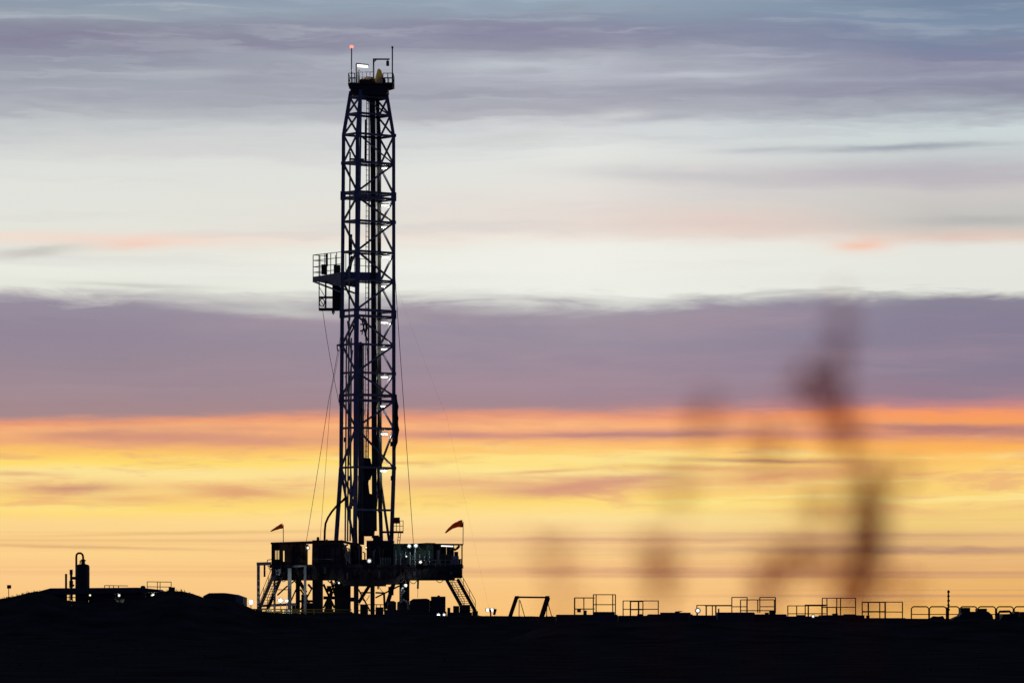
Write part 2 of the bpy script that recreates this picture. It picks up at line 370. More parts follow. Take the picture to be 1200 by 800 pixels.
# dry grass along the rise
g = G()
for i in range(9000):
    x = rnd.uniform(-62, 60); y = RY+rnd.gauss(-4, 7) if rnd.random() < 0.7 else rnd.uniform(120, 320)
    if x > X(330, y) and y < 345 and rnd.random() < 0.5: continue
    z = ground_z(x, y)-0.03; h = rnd.uniform(0.05, 0.20)*(1.5 if rnd.random() < 0.06 else 1); w = rnd.uniform(0.02, 0.05); lx = rnd.uniform(-.12, .12); t = rnd.uniform(0, 3.14)
    c, s_ = math.cos(t)*w, math.sin(t)*w
    g._add([(x-c, y-s_, z), (x+c, y+s_, z), (x+lx+c*.4, y+s_*.4, z+h*.7), (x+lx*1.6, y, z+h)], [(0, 1, 2), (0, 2, 3)])
o = mesh_obj('dry_grass', g, GRASS, (0, 0, 0)); o['kind'] = 'stuff'; tag(o, 'sparse dark dry grass on the low earth rise', 'grass')

# ------------------------------------------------------------------ drilling mast
YM = 400.0
def ctr(py): return 432.0-1.3*max(0, (py-160))/390.0
CORN = {'A': (-2.33, -0.485), 'B': (-0.97, -2.175), 'D': (2.33, 0.485), 'C': (0.97, 2.175)}
def scl(py):
    if py < 159: return 1.0-(159-py)/44.0*0.25
    return 1.0+0.055*(py-159)/390.0
def leg(c, py, inset=0.0):
    dx_, dy_ = CORN[c]; k = scl(py)*(1-inset)
    z = Z(py, YM)
    return Vector((X(ctr(py), YM)+dx_*k, YM+dy_*k, z))
def inside(a, b, py):     # point inside the mast, a,b in -1..1 along the two faces
    return leg('B', py)*0.25*(1-a)*(1-b)+leg('D', py)*0.25*(1+a)*(1-b)+leg('A', py)*0.25*(1-a)*(1+b)+leg('C', py)*0.25*(1+a)*(1+b)
mast = Thing('drilling_mast', 'tall dark blue lattice drilling mast rising from the rig floor', 'mast', (X(431, YM), YM, Z(637, YM)))
rings = [115, 135, 159, 192, 227, 233, 260.5, 296, 329.5, 364.5, 371.5, 404.5, 437.5, 463.5, 470, 502, 548, 597.5]
LOW = {'A': (394, 637), 'B': (417, 637), 'D': (458.5, 637), 'C': (446, 637)}
legs = {}
for c in 'ABCD':
    g = G(); w = {'A': 0.33, 'B': 0.33, 'C': 0.30, 'D': 0.31}[c]
    pts = [leg(c, y) for y in (108, 159, 368, 548)]
    end = leg(c, 548)
    foot = Vector((X(LOW[c][0], YM), YM+CORN[c][1]*1.1, Z(637, YM)))
    g.beam(pts[0], pts[1], w); g.beam(pts[1], pts[2], w); g.beam(pts[2], pts[3], w*(1.35 if c == 'B' else 1.08)); g.beam(pts[3], foot, w*1.2)
    legs[c] = mast.part('leg', g, NAVY)
    for y in (230, 368, 467):
        mast.part('splice_collar', G().beam(leg(c, y+5), leg(c, y-5), 0.50), NAVY, legs[c])
# splayed inner struts of the lower section
for a, b in (((leg('A', 552)), P(415, 636, YM+0.5)), (leg('C', 550), P(437, 630, YM+1.2)), (leg('C', 552), P(456.5, 637, YM+1.2)), (leg('B', 556), P(409, 600, YM-1.4))):
    mast.part('strut', G().beam(a, b, 0.24), NAVY)
for i, y in enumerate(rings):
    for f in ('AB', 'BD', 'DC', 'CA'):
        if f == 'CA' and y > 330: continue          # open side below the racking platform
        w = 0.25 if y in (192, 227, 233, 364.5, 371.5, 463.5, 470) else 0.20
        if y == 597.5 and f in ('AB', 'DC'): continue
        mast.part('girt', G().beam(leg(f[0], y), leg(f[1], y), 0.16, w), NAVY)
bays = [(115,135,'x'),(135,159,'x'),(159,192,'x'),(192,227,'d'),(233,260.5,'u'),(260.5,296,'d'),(296,329.5,'u'),(329.5,364.5,'d'),(371.5,404.5,'u'),(404.5,437.5,'d'),(437.5,463.5,'u'),(470,502,'d'),(502,548,'u'),(548,597.5,'d')]
for t, b, k in bays:
    if t == 548: faces = (('A', 'B'),)
    else: faces = (('A', 'B'), ('D', 'B'), ('C', 'D'))
    for p, q in faces:
        if k == 'x' and (p, q) != ('D', 'B'):
            mast.part('brace', G().beam(leg(p, t), leg(q, b), 0.14), NAVY); mast.part('brace', G().beam(leg(p, b), leg(q, t), 0.139), NAVY)
        elif k == 'x': 
            if t != 135: mast.part('brace', G().beam(leg(p, b), leg(q, t), 0.11), NAVY)
        else:
            top = (k == 'd')
            mast.part('brace', G().beam(leg(p, t if top else b), leg(q, b if top else t), 0.155), NAVY)
# guide column, standpipes, ladder
mast.part('guide_column', G().beam(inside(0.02, -0.75, 112), inside(0.10, -0.70, 622), 0.46, 0.34), BLACK)
mast.part('guide_rail', G().beam(inside(0.92, 0.55, 112), inside(0.92, 0.55, 600), 0.26), BLACK)
for k, (a, b) in enumerate(((-0.97, 0.45), (-0.97, 0.12), (-0.97, -0.22))):
    g = G().tube([inside(a, b, (392, 180, 397)[k]), inside(a, b, 634)], 0.075); mast.part('standpipe', g, PALE)
mast.part('standpipe', G().tube([inside(-0.88, -0.85, 118), inside(-0.88, -0.85, 420)], 0.10), PALE, smooth=True)
lad = mast.part('ladder', G().beam(inside(0.20, 0.9, 112), inside(0.20, 0.9, 625), 0.06).beam(inside(0.36, 0.9, 112), inside(0.36, 0.9, 625), 0.06), GREY)
for i in range(85):
    y = 114+i*6.0
    mast.part('rung', G().beam(inside(0.20, 0.9, y), inside(0.36, 0.9, y), 0.045), GREY, lad)
for k in range(5):
    a = 0.62+0.07*k
    mast.part('drilling_line', G().tube([inside(a, 0.35+0.06*k, 112), inside(a, 0.35+0.06*k, 520-12*k)], 0.022, 4), WIRE)
for py, q in ((404.5, -1), (437.5, 1), (502, 1), (548, 1), (260, 1), (192, -1)):
    base = leg('A' if q < 0 else 'D', py)
    mast.part('bracket', G().box(base-Vector((.22, .22, .14)), base+Vector((.22, .22, .14))), NAVY)
# boxes and cabinets seen against the sky inside the mast
mast.part('cabinet', G().beam(inside(0.62, 0.9, 278), inside(0.62, 0.9, 302), 0.42, 0.4), BLACK)
mast.part('cabinet', G().beam(inside(-0.95, 0.05, 276), inside(-0.95, 0.05, 300), 0.34, 0.3), BLACK)
mast.part('junction_box', G().beam(inside(-0.95, 0.2, 188), inside(-0.62, -0.9, 189), 0.3, 0.16), BLACK)
mast.part('cabinet', G().beam(inside(-0.05, 0.3, 140), inside(-0.05, 0.3, 188), 0.22, 0.22), BLACK)
# cable bundle on the right leg
pts = []
for i in range(15):
    y = 462+i*4.6; b = leg('D', y); t = i/14
    pts.append(b+Vector((0.12+0.12*math.sin(t*math.pi)+0.05*math.sin(t*11), -0.15, 0)))
mast.part('cable_bundle', G().tube(pts, [0.10+0.10*math.sin(i/14*math.pi)+0.07*(i % 3 == 0) for i in range(15)], 7), RUBBER, smooth=True)
for k, (x0, y0, x1, y1, sag) in enumerate(((407, 376, 412, 520, 3), (413, 410, 409, 596, -3), (438, 378, 441, 560, 3), (446, 470, 441, 600, -2.5), (429, 392, 431, 540, 2), (405, 440, 411, 545, 2))):
    mast.part('service_hose', G().tube([P(x0+(x1-x0)*t/14+sag*math.sin(t/14*math.pi*1.5), y0+(y1-y0)*t/14, YM-.6+.3*(k % 3)) for t in range(15)], 0.055+.015*(k % 2), 5), RUBBER, smooth=True)
for k, (x, y) in enumerate(((404.5, 515), (406, 531), (410, 560), (414, 575), (459, 520), (459.5, 560), (447, 575), (421, 600), (412.5, 590))):
    mast.part('junction_box', G().box(P(x-1.7, y+2.6, YM-.3), P(x+1.7, y-2.6, YM+.1)), BLACK)
# gin arm with hook, left side
ga = mast.part('davit_arm', G().beam(leg('A', 404.5), P(394.6, 404.5, YM-.5), 0.16).beam(P(395, 404.5, YM-.5), P(395.4, 409.5, YM-.5), 0.10).beam(P(398, 405, YM-.5), P(403, 414, YM-.5), 0.12), NAVY)
mast.part('hook', G().tube([P(395.4, 408.5, YM-.5), P(395.8, 411, YM-.5), P(396.6, 411.4, YM-.5), P(397, 410, YM-.5)], 0.05), BLACK, ga)
# small davit high on the right leg
mast.part('davit_arm', G().beam(leg('D', 160), P(464, 160, YM+.5), 0.10).beam(P(463.6, 160.5, YM+.5), P(463.6, 157, YM+.5), 0.12), NAVY)
# crown section
cz0, cz1 = Z(113, YM), Z(100.5, YM)
xc = X(434.5, YM)
def rect_ring(hx, hy, z, cx=xc): return [Vector((cx-hx, YM-hy, z)), Vector((cx+hx, YM-hy, z)), Vector((cx+hx, YM+hy, z)), Vector((cx-hx, YM+hy, z))]
mast.part('crown_block', G().prism([(X(411, YM), Z(109, YM)), (X(416, YM), Z(113.5, YM)), (X(452, YM), Z(113, YM)), (X(455.5, YM), Z(109, YM)), (X(455, YM), Z(102, YM)), (X(412, YM), Z(102, YM))], YM-1.5, YM+1.5), BLACK)
cp = mast.part('crown_platform', G().box((X(408.6, YM), YM-1.7, Z(102, YM)), (X(461.8, YM), YM+1.7, Z(100, YM))), BLACK)
mast.part('platform_bracket', G().prism([(X(453, YM), Z(105.5, YM)), (X(460.5, YM), Z(103.5, YM)), (X(461.5, YM), Z(102, YM)), (X(452, YM), Z(102, YM))], YM-1, YM+1), BLACK)
for px in (409.2, 412.8, 416.2, 449.5, 455, 461.3):
    for yy in (-1.65, 1.65):
        mast.part('railing_post', G().beam(P(px, 101, YM)+Vector((0, yy, 0)), P(px, 88.5, YM)+Vector((0, yy, 0)), 0.07), BLACK, cp)
for py in (88.6, 94.5):
    for a, b in ((409, 417), (449.3, 461.5)):
        for yy in (-1.65, 1.65):
            mast.part('railing_bar', G().beam(P(a, py, YM)+Vector((0, yy, 0)), P(b, py, YM)+Vector((0, yy, 0)), 0.06), BLACK, cp)
    for px in (409.2, 461.3):
        mast.part('railing_bar', G().beam(P(px, py, YM)+Vector((0, -1.65, 0)), P(px, py, YM)+Vector((0, 1.65, 0)), 0.055), BLACK, cp)
for py in (82, 88, 94):
    mast.part('railing_bar', G().beam(P(418, py, YM)+Vector((0, 1.65, 0)), P(438, py, YM)+Vector((0, 1.65, 0)), 0.055), GREY, cp)
for px in (418, 424, 429, 433):
    mast.part('railing_post', G().beam(P(px, 101, YM)+Vector((0, 1.62, 0)), P(px, 82, YM)+Vector((0, 1.62, 0)), 0.06), GREY, cp)
mast.part('light_post', G().beam(P(417.6, 101, YM), P(417.6, 75, YM), 0.14).beam(P(420.6, 101, YM), P(420.6, 82, YM), 0.16), BLACK)
j = mast.part('jib', G().beam(P(437.8, 101, YM), P(437.8, 69, YM), 0.14).beam(P(437.2, 69.6, YM), P(456.6, 69.6, YM), 0.13).beam(P(438, 73, YM), P(441, 70, YM), 0.10), BLACK)
mast.part('hoist', G().box(P(452.6, 77, YM-.2), P(456, 72, YM+.2)).beam(P(454.2, 73, YM), P(454.2, 69.5, YM), 0.06), BLACK, j)
def disc(c, r, t, n=20):
    return G().tube([Vector(c)+Vector((-t*.6, -t*.8, 0)), Vector(c)+Vector((t*.6, t*.8, 0))], r, n)
mast.part('sheave', disc(P(433, 97, YM), 0.55, 0.35), RUST, smooth=False)
mast.part('sheave', disc(P(427, 98, YM+.4), 0.45, 0.3), BLACK)
mast.part('sheave_guard', G().prism([(X(439.5, YM), Z(101, YM)), (X(449, YM), Z(101, YM)), (X(449, YM), Z(90, YM)), (X(446.8, YM), Z(83, YM)), (X(444.4, YM), Z(81, YM)), (X(442.6, YM), Z(82, YM)), (X(440, YM), Z(91, YM))], YM-.3, YM+.5), YELLOW)
mast.part('sheave', disc(P(446.5, 95.5, YM-.55), 0.40, 0.22), RUST)
mast.part('machinery_block', G().box(P(421.5, 101, YM-.9), P(437, 95.5, YM+.6)), RUST)
an = mast.part('antenna', G().tube([P(412, 101, YM-1.5), P(412, 56, YM-1.5)], 0.055), GREY)
mast.part('beacon', G().tube([P(412, 56.5, YM-1.5), P(412, 53.6, YM-1.5)], 0.15, 8), BEACON, an)
mast.part('antenna', G().tube([P(459.8, 101, YM-1.5), P(459.8, 56, YM-1.5)], 0.06).tube([P(459.8, 57, YM-1.5), P(459.8, 54.5, YM-1.5)], 0.09), BLACK)

# small side platform low on the right of the mast
sp = mast.part('access_platform', G().box(P(446.5, 624, YM-0.8), P(472.8, 622.3, YM+0.8)), BLACK)
for px in (461, 464.5, 468.5, 472.4):
    mast.part('railing_post', G().beam(P(px, 623, YM-.75), P(px, 609.5, YM-.75), 0.06), BLACK, sp)
for py in (610, 616):
    mast.part('railing_bar', G().beam(P(460.5, py, YM-.75), P(472.6, py, YM-.75), 0.05), BLACK, sp)
mast.part('panel', G().box(P(461, 613, YM+.2), P(468.6, 606, YM+.5)), RED, sp)
mast.part('ladder', G().beam(P(467, 624, YM), P(465.6, 638, YM), 0.06).beam(P(469.6, 624, YM), P(468.2, 638, YM), 0.06).beam(P(466.4, 629, YM), P(469.2, 629, YM), 0.05).beam(P(466, 633, YM), P(468.8, 633, YM), 0.05), BLACK, sp)
mast.part('strut', G().beam(P(447, 624, YM), P(443, 634, YM), 0.16), BLACK)

# racking platform projecting from the far left face
nrm = Vector((-0.628, 0.778, 0)); ed = Vector((0.778, 0.628, 0))
A0 = leg('A', 324); C0 = leg('C', 324)
rp = Thing('racking_platform', 'dark blue railed racking platform jutting left from the middle of the mast', 'platform', A0)
zt, zb = Z(319, YM), Z(329, YM)
def rpt(l, w, z): # l metres out from the mast, w metres along the open side from leg A
    q = A0+nrm*l+ed*w; return Vector((q.x, q.y, z))
Lp, Wp = 4.65, 4.0
g = G()
def slab(g, corners, z0, z1):
    g._add([(c.x, c.y, z0) for c in corners]+[(c.x, c.y, z1) for c in corners], [(3,2,1,0),(4,5,6,7),(0,1,5,4),(1,2,6,5),(2,3,7,6),(3,0,4,7)]); return g
# deck lies between the far edge and a walkway reaching into the mast
deck = rp.part('deck', slab(G(), [rpt(Lp, 0, 0), rpt(Lp, 1.6, 0), rpt(-0.4, 1.6, 0), rpt(-0.4, 0, 0)], Z(324.5, YM), Z(321, YM)), NAVY)
for w in (0.0, 1.5):
    g = G(); a, b = rpt(Lp, w, 0), rpt(-0.3, w, 0); t = nrm.cross(Vector((0, 0, 1)))*0.06
    for (s1_, z1, z2) in ((1, 0, 0),):
        vs = [a+t, a-t, b-t, b+t]
        lo_ = [Z(326, YM), Z(326, YM), Z(337, YM), Z(337, YM)]; hi_ = [Z(321.5, YM)]*2+[Z(319, YM)]*2
        g._add([(v.x, v.y, z) for v, z in zip(vs, lo_)]+[(v.x, v.y, z) for v, z in zip(vs, hi_)], [(3,2,1,0),(4,5,6,7),(0,1,5,4),(1,2,6,5),(2,3,7,6),(3,0,4,7)])
    rp.part('side_girder', g, NAVY)
    rp.part('support_strut', G().beam(rpt(Lp, w, Z(326.5, YM)), rpt(0.1, w, Z(343, YM)), 0.14), NAVY)
wk = rp.part('walkway', G().beam(inside(-0.95, 0.9, 324), inside(0.45, -0.5, 324), 1.0, 0.72), NAVY)
rp.part('walkway_beam', G().beam(inside(0.1, 0.2, 323), inside(0.95, 0.9, 325), 0.3, 0.4), NAVY)
for k in range(5):
    rp.part('finger', G().beam(inside(-0.6+0.28*k, 0.9, 321), inside(-0.6+0.28*k, -0.2, 321), 0.08, 0.12), BLACK, wk)
for l in (Lp, Lp*.8, Lp*.6, Lp*.4, Lp*.2, 0.05):
    rp.part('railing_post', G().beam(rpt(l, 0, Z(322, YM)), rpt(l, 0, Z(295.5, YM)), 0.075), BLACK, deck)
for w in (0.8, 1.6):
    rp.part('railing_post', G().beam(rpt(Lp, w, Z(322, YM)), rpt(Lp, w, Z(295.5, YM)), 0.075), BLACK, deck)
for l in (Lp*.7, Lp*.35):
    rp.part('railing_post', G().beam(rpt(l, 1.6, Z(322, YM)), rpt(l, 1.6, Z(295.5, YM)), 0.07), BLACK, deck)
for py in (295.5, 302, 309.5, 316):
    rp.part('railing_bar', G().beam(rpt(Lp, 0, Z(py, YM)), rpt(0, 0, Z(py, YM)), 0.055), BLACK, deck)
    rp.part('railing_bar', G().beam(rpt(Lp, 0, Z(py, YM)), rpt(Lp, 1.6, Z(py, YM)), 0.055), BLACK, deck)
for k in range(4):
    a = -0.55+0.3*k
    rp.part('railing_post', G().beam(inside(a, 0.5, 320), inside(a, 0.5, 302), 0.05), GREY, wk)
for py in (303, 311):
    rp.part('railing_bar', G().beam(inside(-0.6, 0.5, py), inside(0.4, 0.5, py), 0.05), GREY, wk)
wb = rp.part('winch', G().box(P(376.5, 321, 402.2), P(383.5, 310.5, 403)).beam(P(383, 312, 402.6), P(383, 297, 402.6), 0.2), BLACK, deck)
rp.part('control_box', G().box(P(391, 320, 401.6), P(399, 311, 402.2)), BLACK, deck)
rp.part('lamp_bracket', G().beam(P(409, 322, 399.2), P(412.5, 300, 399.2), 0.25), BLACK, deck)

cg = Thing('hanging_cage', 'dark steel cage hanging under the racking platform left of the mast', 'cage', P(386, 362.5, 402))
ya, yb = 401.4, 402.8
for px in (374, 381.7, 390.4, 399):
    for yy in (ya, yb):
        cg.part('upright', G().beam(P(px, 362.5, yy), P(px, 329 if px < 391 else 336, yy), 0.09 if px < 380 else 0.15), BLACK)
for py in (348.5, 362):
    for yy in (ya, yb): cg.part('crossbar', G().beam(P(373.4, py, yy), P(399.2, py, yy), 0.20 if py < 355 else 0.13), BLACK)
cg.part('floor_plate', G().box(P(373.4, 363, ya), P(399.4, 362, yb)), BLACK)
cg.part('side_panel', G().box(P(391, 361.5, ya+.1), P(399, 335, yb-.1)), BLACK)
cg.part('brace', G().beam(P(374.5, 350, ya), P(380.5, 360, ya), 0.07).beam(P(374.5, 337, ya), P(380.5, 347, ya), 0.06), BLACK)
cg.part('hook', G().tube([P(390.2, 361, ya), P(389.6, 366, ya), P(390.4, 368.4, ya), P(391.6, 366, ya), P(391.2, 363, ya)], 0.07), BLACK)
cg.part('wheel', G().tube([P(377.3+3*math.cos(t*.5236), 354.5+4.5*math.sin(t*.5236), ya-.1) for t in range(13)], 0.05, 5), BLACK)

# hoisting gear inside the mast
tdv = Thing('top_drive', 'dark bulky top drive hanging low inside the mast above the rig floor', 'top drive', inside(0, -0.1, 632))
tdv.part('travelling_block', G().prism([(X(421, YM), Z(553, YM)), (X(424, YM), Z(562, YM)), (X(434, YM), Z(562, YM)), (X(437, YM), Z(551, YM)), (X(434, YM), Z(537, YM)), (X(424, YM), Z(536, YM))], YM-.6, YM+.3), BLACK)
tdv.part('motor_housing', G().prism([(X(420, YM), Z(560, YM)), (X(419, YM), Z(604, YM)), (X(424, YM), Z(628, YM)), (X(438, YM), Z(628, YM)), (X(441, YM), Z(594, YM)), (X(440, YM), Z(580, YM)), (X(433, YM), Z(578, YM)), (X(431, YM), Z(560, YM))], YM-.7, YM+.5), BLACK)
tdv.part('link_arm', G().beam(P(434, 552, YM-.7), P(428, 577, YM-.8), 0.14), BLACK)
tdv.part('link_arm', G().beam(P(437, 583, YM-.8), P(440, 604, YM-.8), 0.2), BLACK)
tdv.part('pipe_handler', G().box(P(437, 634, YM-.6), P(444, 627, YM)), BLACK)
tdv.part('suspension_line', G().tube([inside(0.05, -0.1, 115), inside(0.0, -0.1, 538)], 0.05, 5), WIRE)
pv = Thing('sheave_cluster', 'small tangled sheave and hose cluster inside the mast below the racking platform', 'sheave block', inside(-0.3, 0, 395))
pv.part('frame', G().beam(P(424, 373, YM), P(427.5, 390, YM), 0.14).beam(P(428.5, 373, YM), P(424, 392, YM), 0.1).beam(P(422, 380, YM), P(429, 380, YM), 0.12).beam(P(422, 388, YM), P(428, 386, YM), 0.14), BLACK)
pv.part('hose_loop', G().tube([P(410, 372, YM-.4), P(408.5, 378, YM-.4), P(411, 382, YM-.4), P(413, 377, YM-.4), P(414.5, 384, YM-.4), P(411, 390, YM-.4), P(409, 396, YM-.4), P(407, 402, YM-.4)], 0.09, 6), RUBBER)
pv.part('hose_loop', G().tube([P(425, 372, YM-.3), P(429, 376, YM-.3), P(430, 384, YM-.3), P(428, 392, YM-.3), P(431, 399, YM-.3)], 0.09, 6), RUBBER)
for k in range(4):
    a = P((421.2, 422.8, 424.4, 425.6)[k], 638, YM+(-1.1, -.7, -1.0, -.6)[k]); b = P((421.0, 422.4, 423.9, 425.2)[k], (402, 400.5, 401.5, 403)[k], YM+(-1.1, -.7, -1.0, -.6)[k])
    st = Thing('pipe_stand', 'steel drill pipe stand racked upright in the lower mast beside the front leg', 'drill pipe', a, 'racked drill pipe stands')
    st.part('pipe', G().tube([a, b], 0.10, 8), PIPE, smooth=True)
    for q in (0.33, 0.66, 0.985):
        p0 = a.lerp(b, q); st.part('tool_joint', G().tube([p0-Vector((0, 0, .25)), p0+Vector((0, 0, .25))], 0.135, 8), PIPE)
kh = [P(406.5, 582, YM-1), P(401, 587, YM-1.2), P(395, 592, YM-1.4), P(389, 599, YM-1.5), P(384.5, 606, YM-1.5), P(381.5, 613, YM-1.5), P(380.6, 622, YM-1.5), P(380.3, 636, YM-1.5)]
single('rotary_hose', 'thick black hose curving down from the mast to the left roof', 'hose', G().tube(kh, [0.16]+[0.10]*7, 8), RUBBER, kh[-1], smooth=True)

# guy lines and hanging wires
def wire(label, pts, r=0.022, name='guy_wire'):
    pts = [P(*p) for p in pts]
    out = []
    for a, b in zip(pts, pts[1:]):
        for i in range(8):
            t = i/8; q = a.lerp(b, t); q.z -= 0.12*math.sin(t*math.pi); out.append(q)
    out.append(pts[-1]); single(name, label, 'wire', G().tube(out, r, 4), WIRE, out[-1])
wire('thin wire running from the mast top right side down to the floodlit wind wall', [(461.5, 300, 401), (468, 400, 399), (484.5, 637, 397)], 0.026)
wire('thin wire slanting right from under the hanging cage to the mast leg', [(378, 363, 402), (387, 420, 401), (402.5, 496, 400)])
wire('thin wire from the left davit hook slanting down left to the doghouse roof', [(396, 411, 399.4), (385, 470, 399), (359, 634, 398.4)])
wire('thin wire from the left mast leg to the block roof', [(399.5, 400, 400), (388, 460, 400), (375, 634, 398.8)], 0.016)
wire('faint thin tag line hanging short beside the left wires', [(402, 372, 400), (397, 404.5, 399.6)], 0.016, 'tag_line')
wire('faint guy wire slanting away right beyond the mast', [(463, 330, 402), (500, 430, 420), (523, 486, 440), (575, 722, 480)], 0.0035)

# mast lamps
for k, (px, py) in enumerate([(451.3, 197), (451, 240.5), (451, 266), (452, 301), (450.8, 335.5), (450.5, 378), (450.4, 409), (450.4, 441.6), (449.6, 475.8), (450.4, 508.2), (449.6, 551.5)]):
    yy = YM+1.0; a = P(px, py, yy)
    names = ['topmost', 'second from the top', 'third from the top', 'fourth from the top', 'fifth from the top', 'sixth from the top', 'seventh from the top', 'fourth from the bottom', 'third from the bottom', 'second from the bottom', 'lowest']
    t = Thing('mast_lamp', 'white tube lamp on the mast, %s of the upright row' % names[k], 'lamp', a, 'tube lamps up the mast')
    t.part('hood', G().box(a+Vector((-.36, -.10, .10)), a+Vector((.36, .22, .16))), BLACK)
    t.part('tube', G().tube([a+Vector((-.31, 0, 0)), a+Vector((.31, 0, 0))], 0.062, 10), FLUO)
    lamp_light(t, a+Vector((0.0, -0.05, -0.16)), 26, (0.95, 1.0, 0.72))
    c = leg('C', py); t.part('bracket', G().beam(a+Vector((-.1, .15, .12)), c+Vector((0, 0, .1)), 0.06), BLACK)
a = P(425, 78.3, YM-.2)
t = Thing('crown_lamp', 'bright white hooded lamp on a post at the very top of the mast', 'lamp', a)
t.part('hood', G().prism([(X(417.5, YM), Z(75.8, YM)), (X(432, YM), Z(77.2, YM)), (X(432, YM), Z(76.2, YM)), (X(418, YM), Z(74.6, YM))], YM-.5, YM+.3), BLACK)
lamp_light(t, P(425, 81, YM-.6), 60)
t.part('lens', G().prism([(X(418.6, YM), Z(78.4, YM)), (X(431.2, YM), Z(79.4, YM)), (X(431.2, YM), Z(77.6, YM)), (X(418.6, YM), Z(76.4, YM))], YM-.4, YM+.2), WHITE)

# ------------------------------------------------------------------ rig floor and substructure
GY = Z(743, YM)      # about ground level at the rig
sub = Thing('rig_substructure', 'dark steel substructure carrying the rig floor on columns', 'substructure', (X(430, YM), YM, 0.0))
YF, YB = 396.5, 404.0
fl = sub.part('floor_deck', pbox(316, 661, 542, 664.5, YF, YB), BLACK)
for x0, x1, y0, y1 in ((318, 402, 664, 679), (402, 450, 662, 686), (450, 478, 662, 684), (478, 532, 664, 679), (532, 541, 662, 675.5)):
    sub.part('floor_girder', pbox(x0+.1, y0, x1-.1, y1, YF+.1, YB-.2), BLACK)
for k in range(22):
    px = 322+k*10
    sub.part('stiffener', pbox(px, 665, px+1.2, 678.4, YF-.02, YF+.12), BLACK, fl)
def column(px0, px1, ytop, yd, m=BLACK, name='column'):
    c = (px0+px1)/2; w = (px1-px0)*yd/F
    return sub.part(name, G().box((X(c, yd)-w/2, yd, -0.2), (X(c, yd)+w/2, yd+w, Z(ytop, yd))), m)
column(346.5, 351.4, 678, 398); column(366, 378, 678, 397.5); column(392, 410.4, 678, 398.5)
column(414.5, 420, 680, 397); column(434, 439, 680, 397.2); column(468, 479.6, 680, 398)
for a, b, w in (((350, 679), (358.5, 694), .32), ((361, 684), (366, 690), .2), ((389, 692), (380.5, 720), .34), ((433, 685.5), (420, 706), .30), ((461.5, 683), (452, 713), .38), ((325, 697), (337, 686), .14),
                ((422, 694), (434, 694), .14), ((440, 694), (450, 694.5), .16), ((450, 694.5), (451, 716), .2), ((320, 690.5), (338, 690.5), .07), ((340, 684), (346, 679.5), .12), ((388, 680), (393, 697), .22)):
    sub.part('brace', G().beam(P(a[0], a[1], 398.2), P(b[0], b[1], 398.2), w), BLACK)
for py in (708, 715):
    sub.part('lower_rail', G().beam(P(418, py, 396), P(452, py, 396), 0.08), BLACK)
for px in (424, 430, 441, 446, 451):
    sub.part('lower_rail_post', G().beam(P(px, 722, 396), P(px, 708, 396), 0.07), BLACK)
# hose and cable festoons under the floor
sub.part('hanging_cable', G().tube([P(384+12*t/10, 680+3.4*math.sin(t/10*math.pi), 396.3) for t in range(11)], 0.05, 5), GREY)
sub.part('hanging_cable', G().tube([P(444+14*t/10, 686+8*math.sin(t/10*math.pi)**.7, 399) for t in range(11)], 0.03, 5), RUBBER)
sub.part('hanging_cable', G().tube([P(422+11*t/10, 697+7*math.sin(t/10*math.pi), 399) for t in range(11)], 0.03, 5), RUBBER)
hk = sub.part('hoist_block', G().beam(P(490, 678, 397), P(489.6, 689.5, 397), 0.18, 0.2), BLACK)
sub.part('hoist_rope', G().tube([P(489.7, 689, 397), P(489.5, 700, 397)], 0.02, 4), WIRE, hk)
sub.part('hoist_block', G().beam(P(443, 685, 397), P(443, 690, 397), 0.14), BLACK)
for k, (x0, y0, x1, y1, w) in enumerate(((379, 684, 392, 712, .2), (392, 684, 379, 712, .16), (420, 690, 434, 716, .14), (352, 690, 366, 712, .16), (366, 688, 352, 714, .13), (440, 700, 468, 686, .14), (410, 702, 415, 702, .4), (379, 700, 392, 700, .3), (351, 704, 366, 704, .22), (340, 706, 347, 690, .12))):
    sub.part('brace', G().beam(P(x0, y0, 399.5), P(x1, y1, 399.5), w), BLACK)
for k, (x0, y0, x1, y1) in enumerate(((353, 696, 360, 722), (381, 704, 389, 724), (422, 708, 431, 724), (440, 711, 449, 724), (360, 706, 366, 724), (383, 686, 388, 693), (455, 687, 461, 697), (342, 709, 346, 724))):
    sub.part('valve_skid', pbox(x0, y0, x1, y1, 400, 401), BLACK)
# machinery standing on the floor round the mast foot
mb = sub.part('mast_foot_block', pbox(429.5, 633, 461, 662, 398, 401.5), BLACK)
sub.part('mast_foot_block', pbox(423, 655, 429.5, 662, 398.2, 401), BLACK)
sub.part('mast_foot_block', G().prism([(X(404, 398), Z(662, 398)), (X(424, 398), Z(662, 398)), (X(424, 398), Z(640, 398)), (X(417, 398), Z(634, 398)), (X(411.5, 398), Z(638, 398)), (X(409.5, 398), Z(650, 398))], 397.6, 399), BLACK)
sub.part('pipe_bundle', G().beam(P(414.2, 662, 397.4), P(413.2, 618, 397.4), 0.14).beam(P(418.5, 662, 397.4), P(417.4, 610, 397.4), 0.16), BLACK)

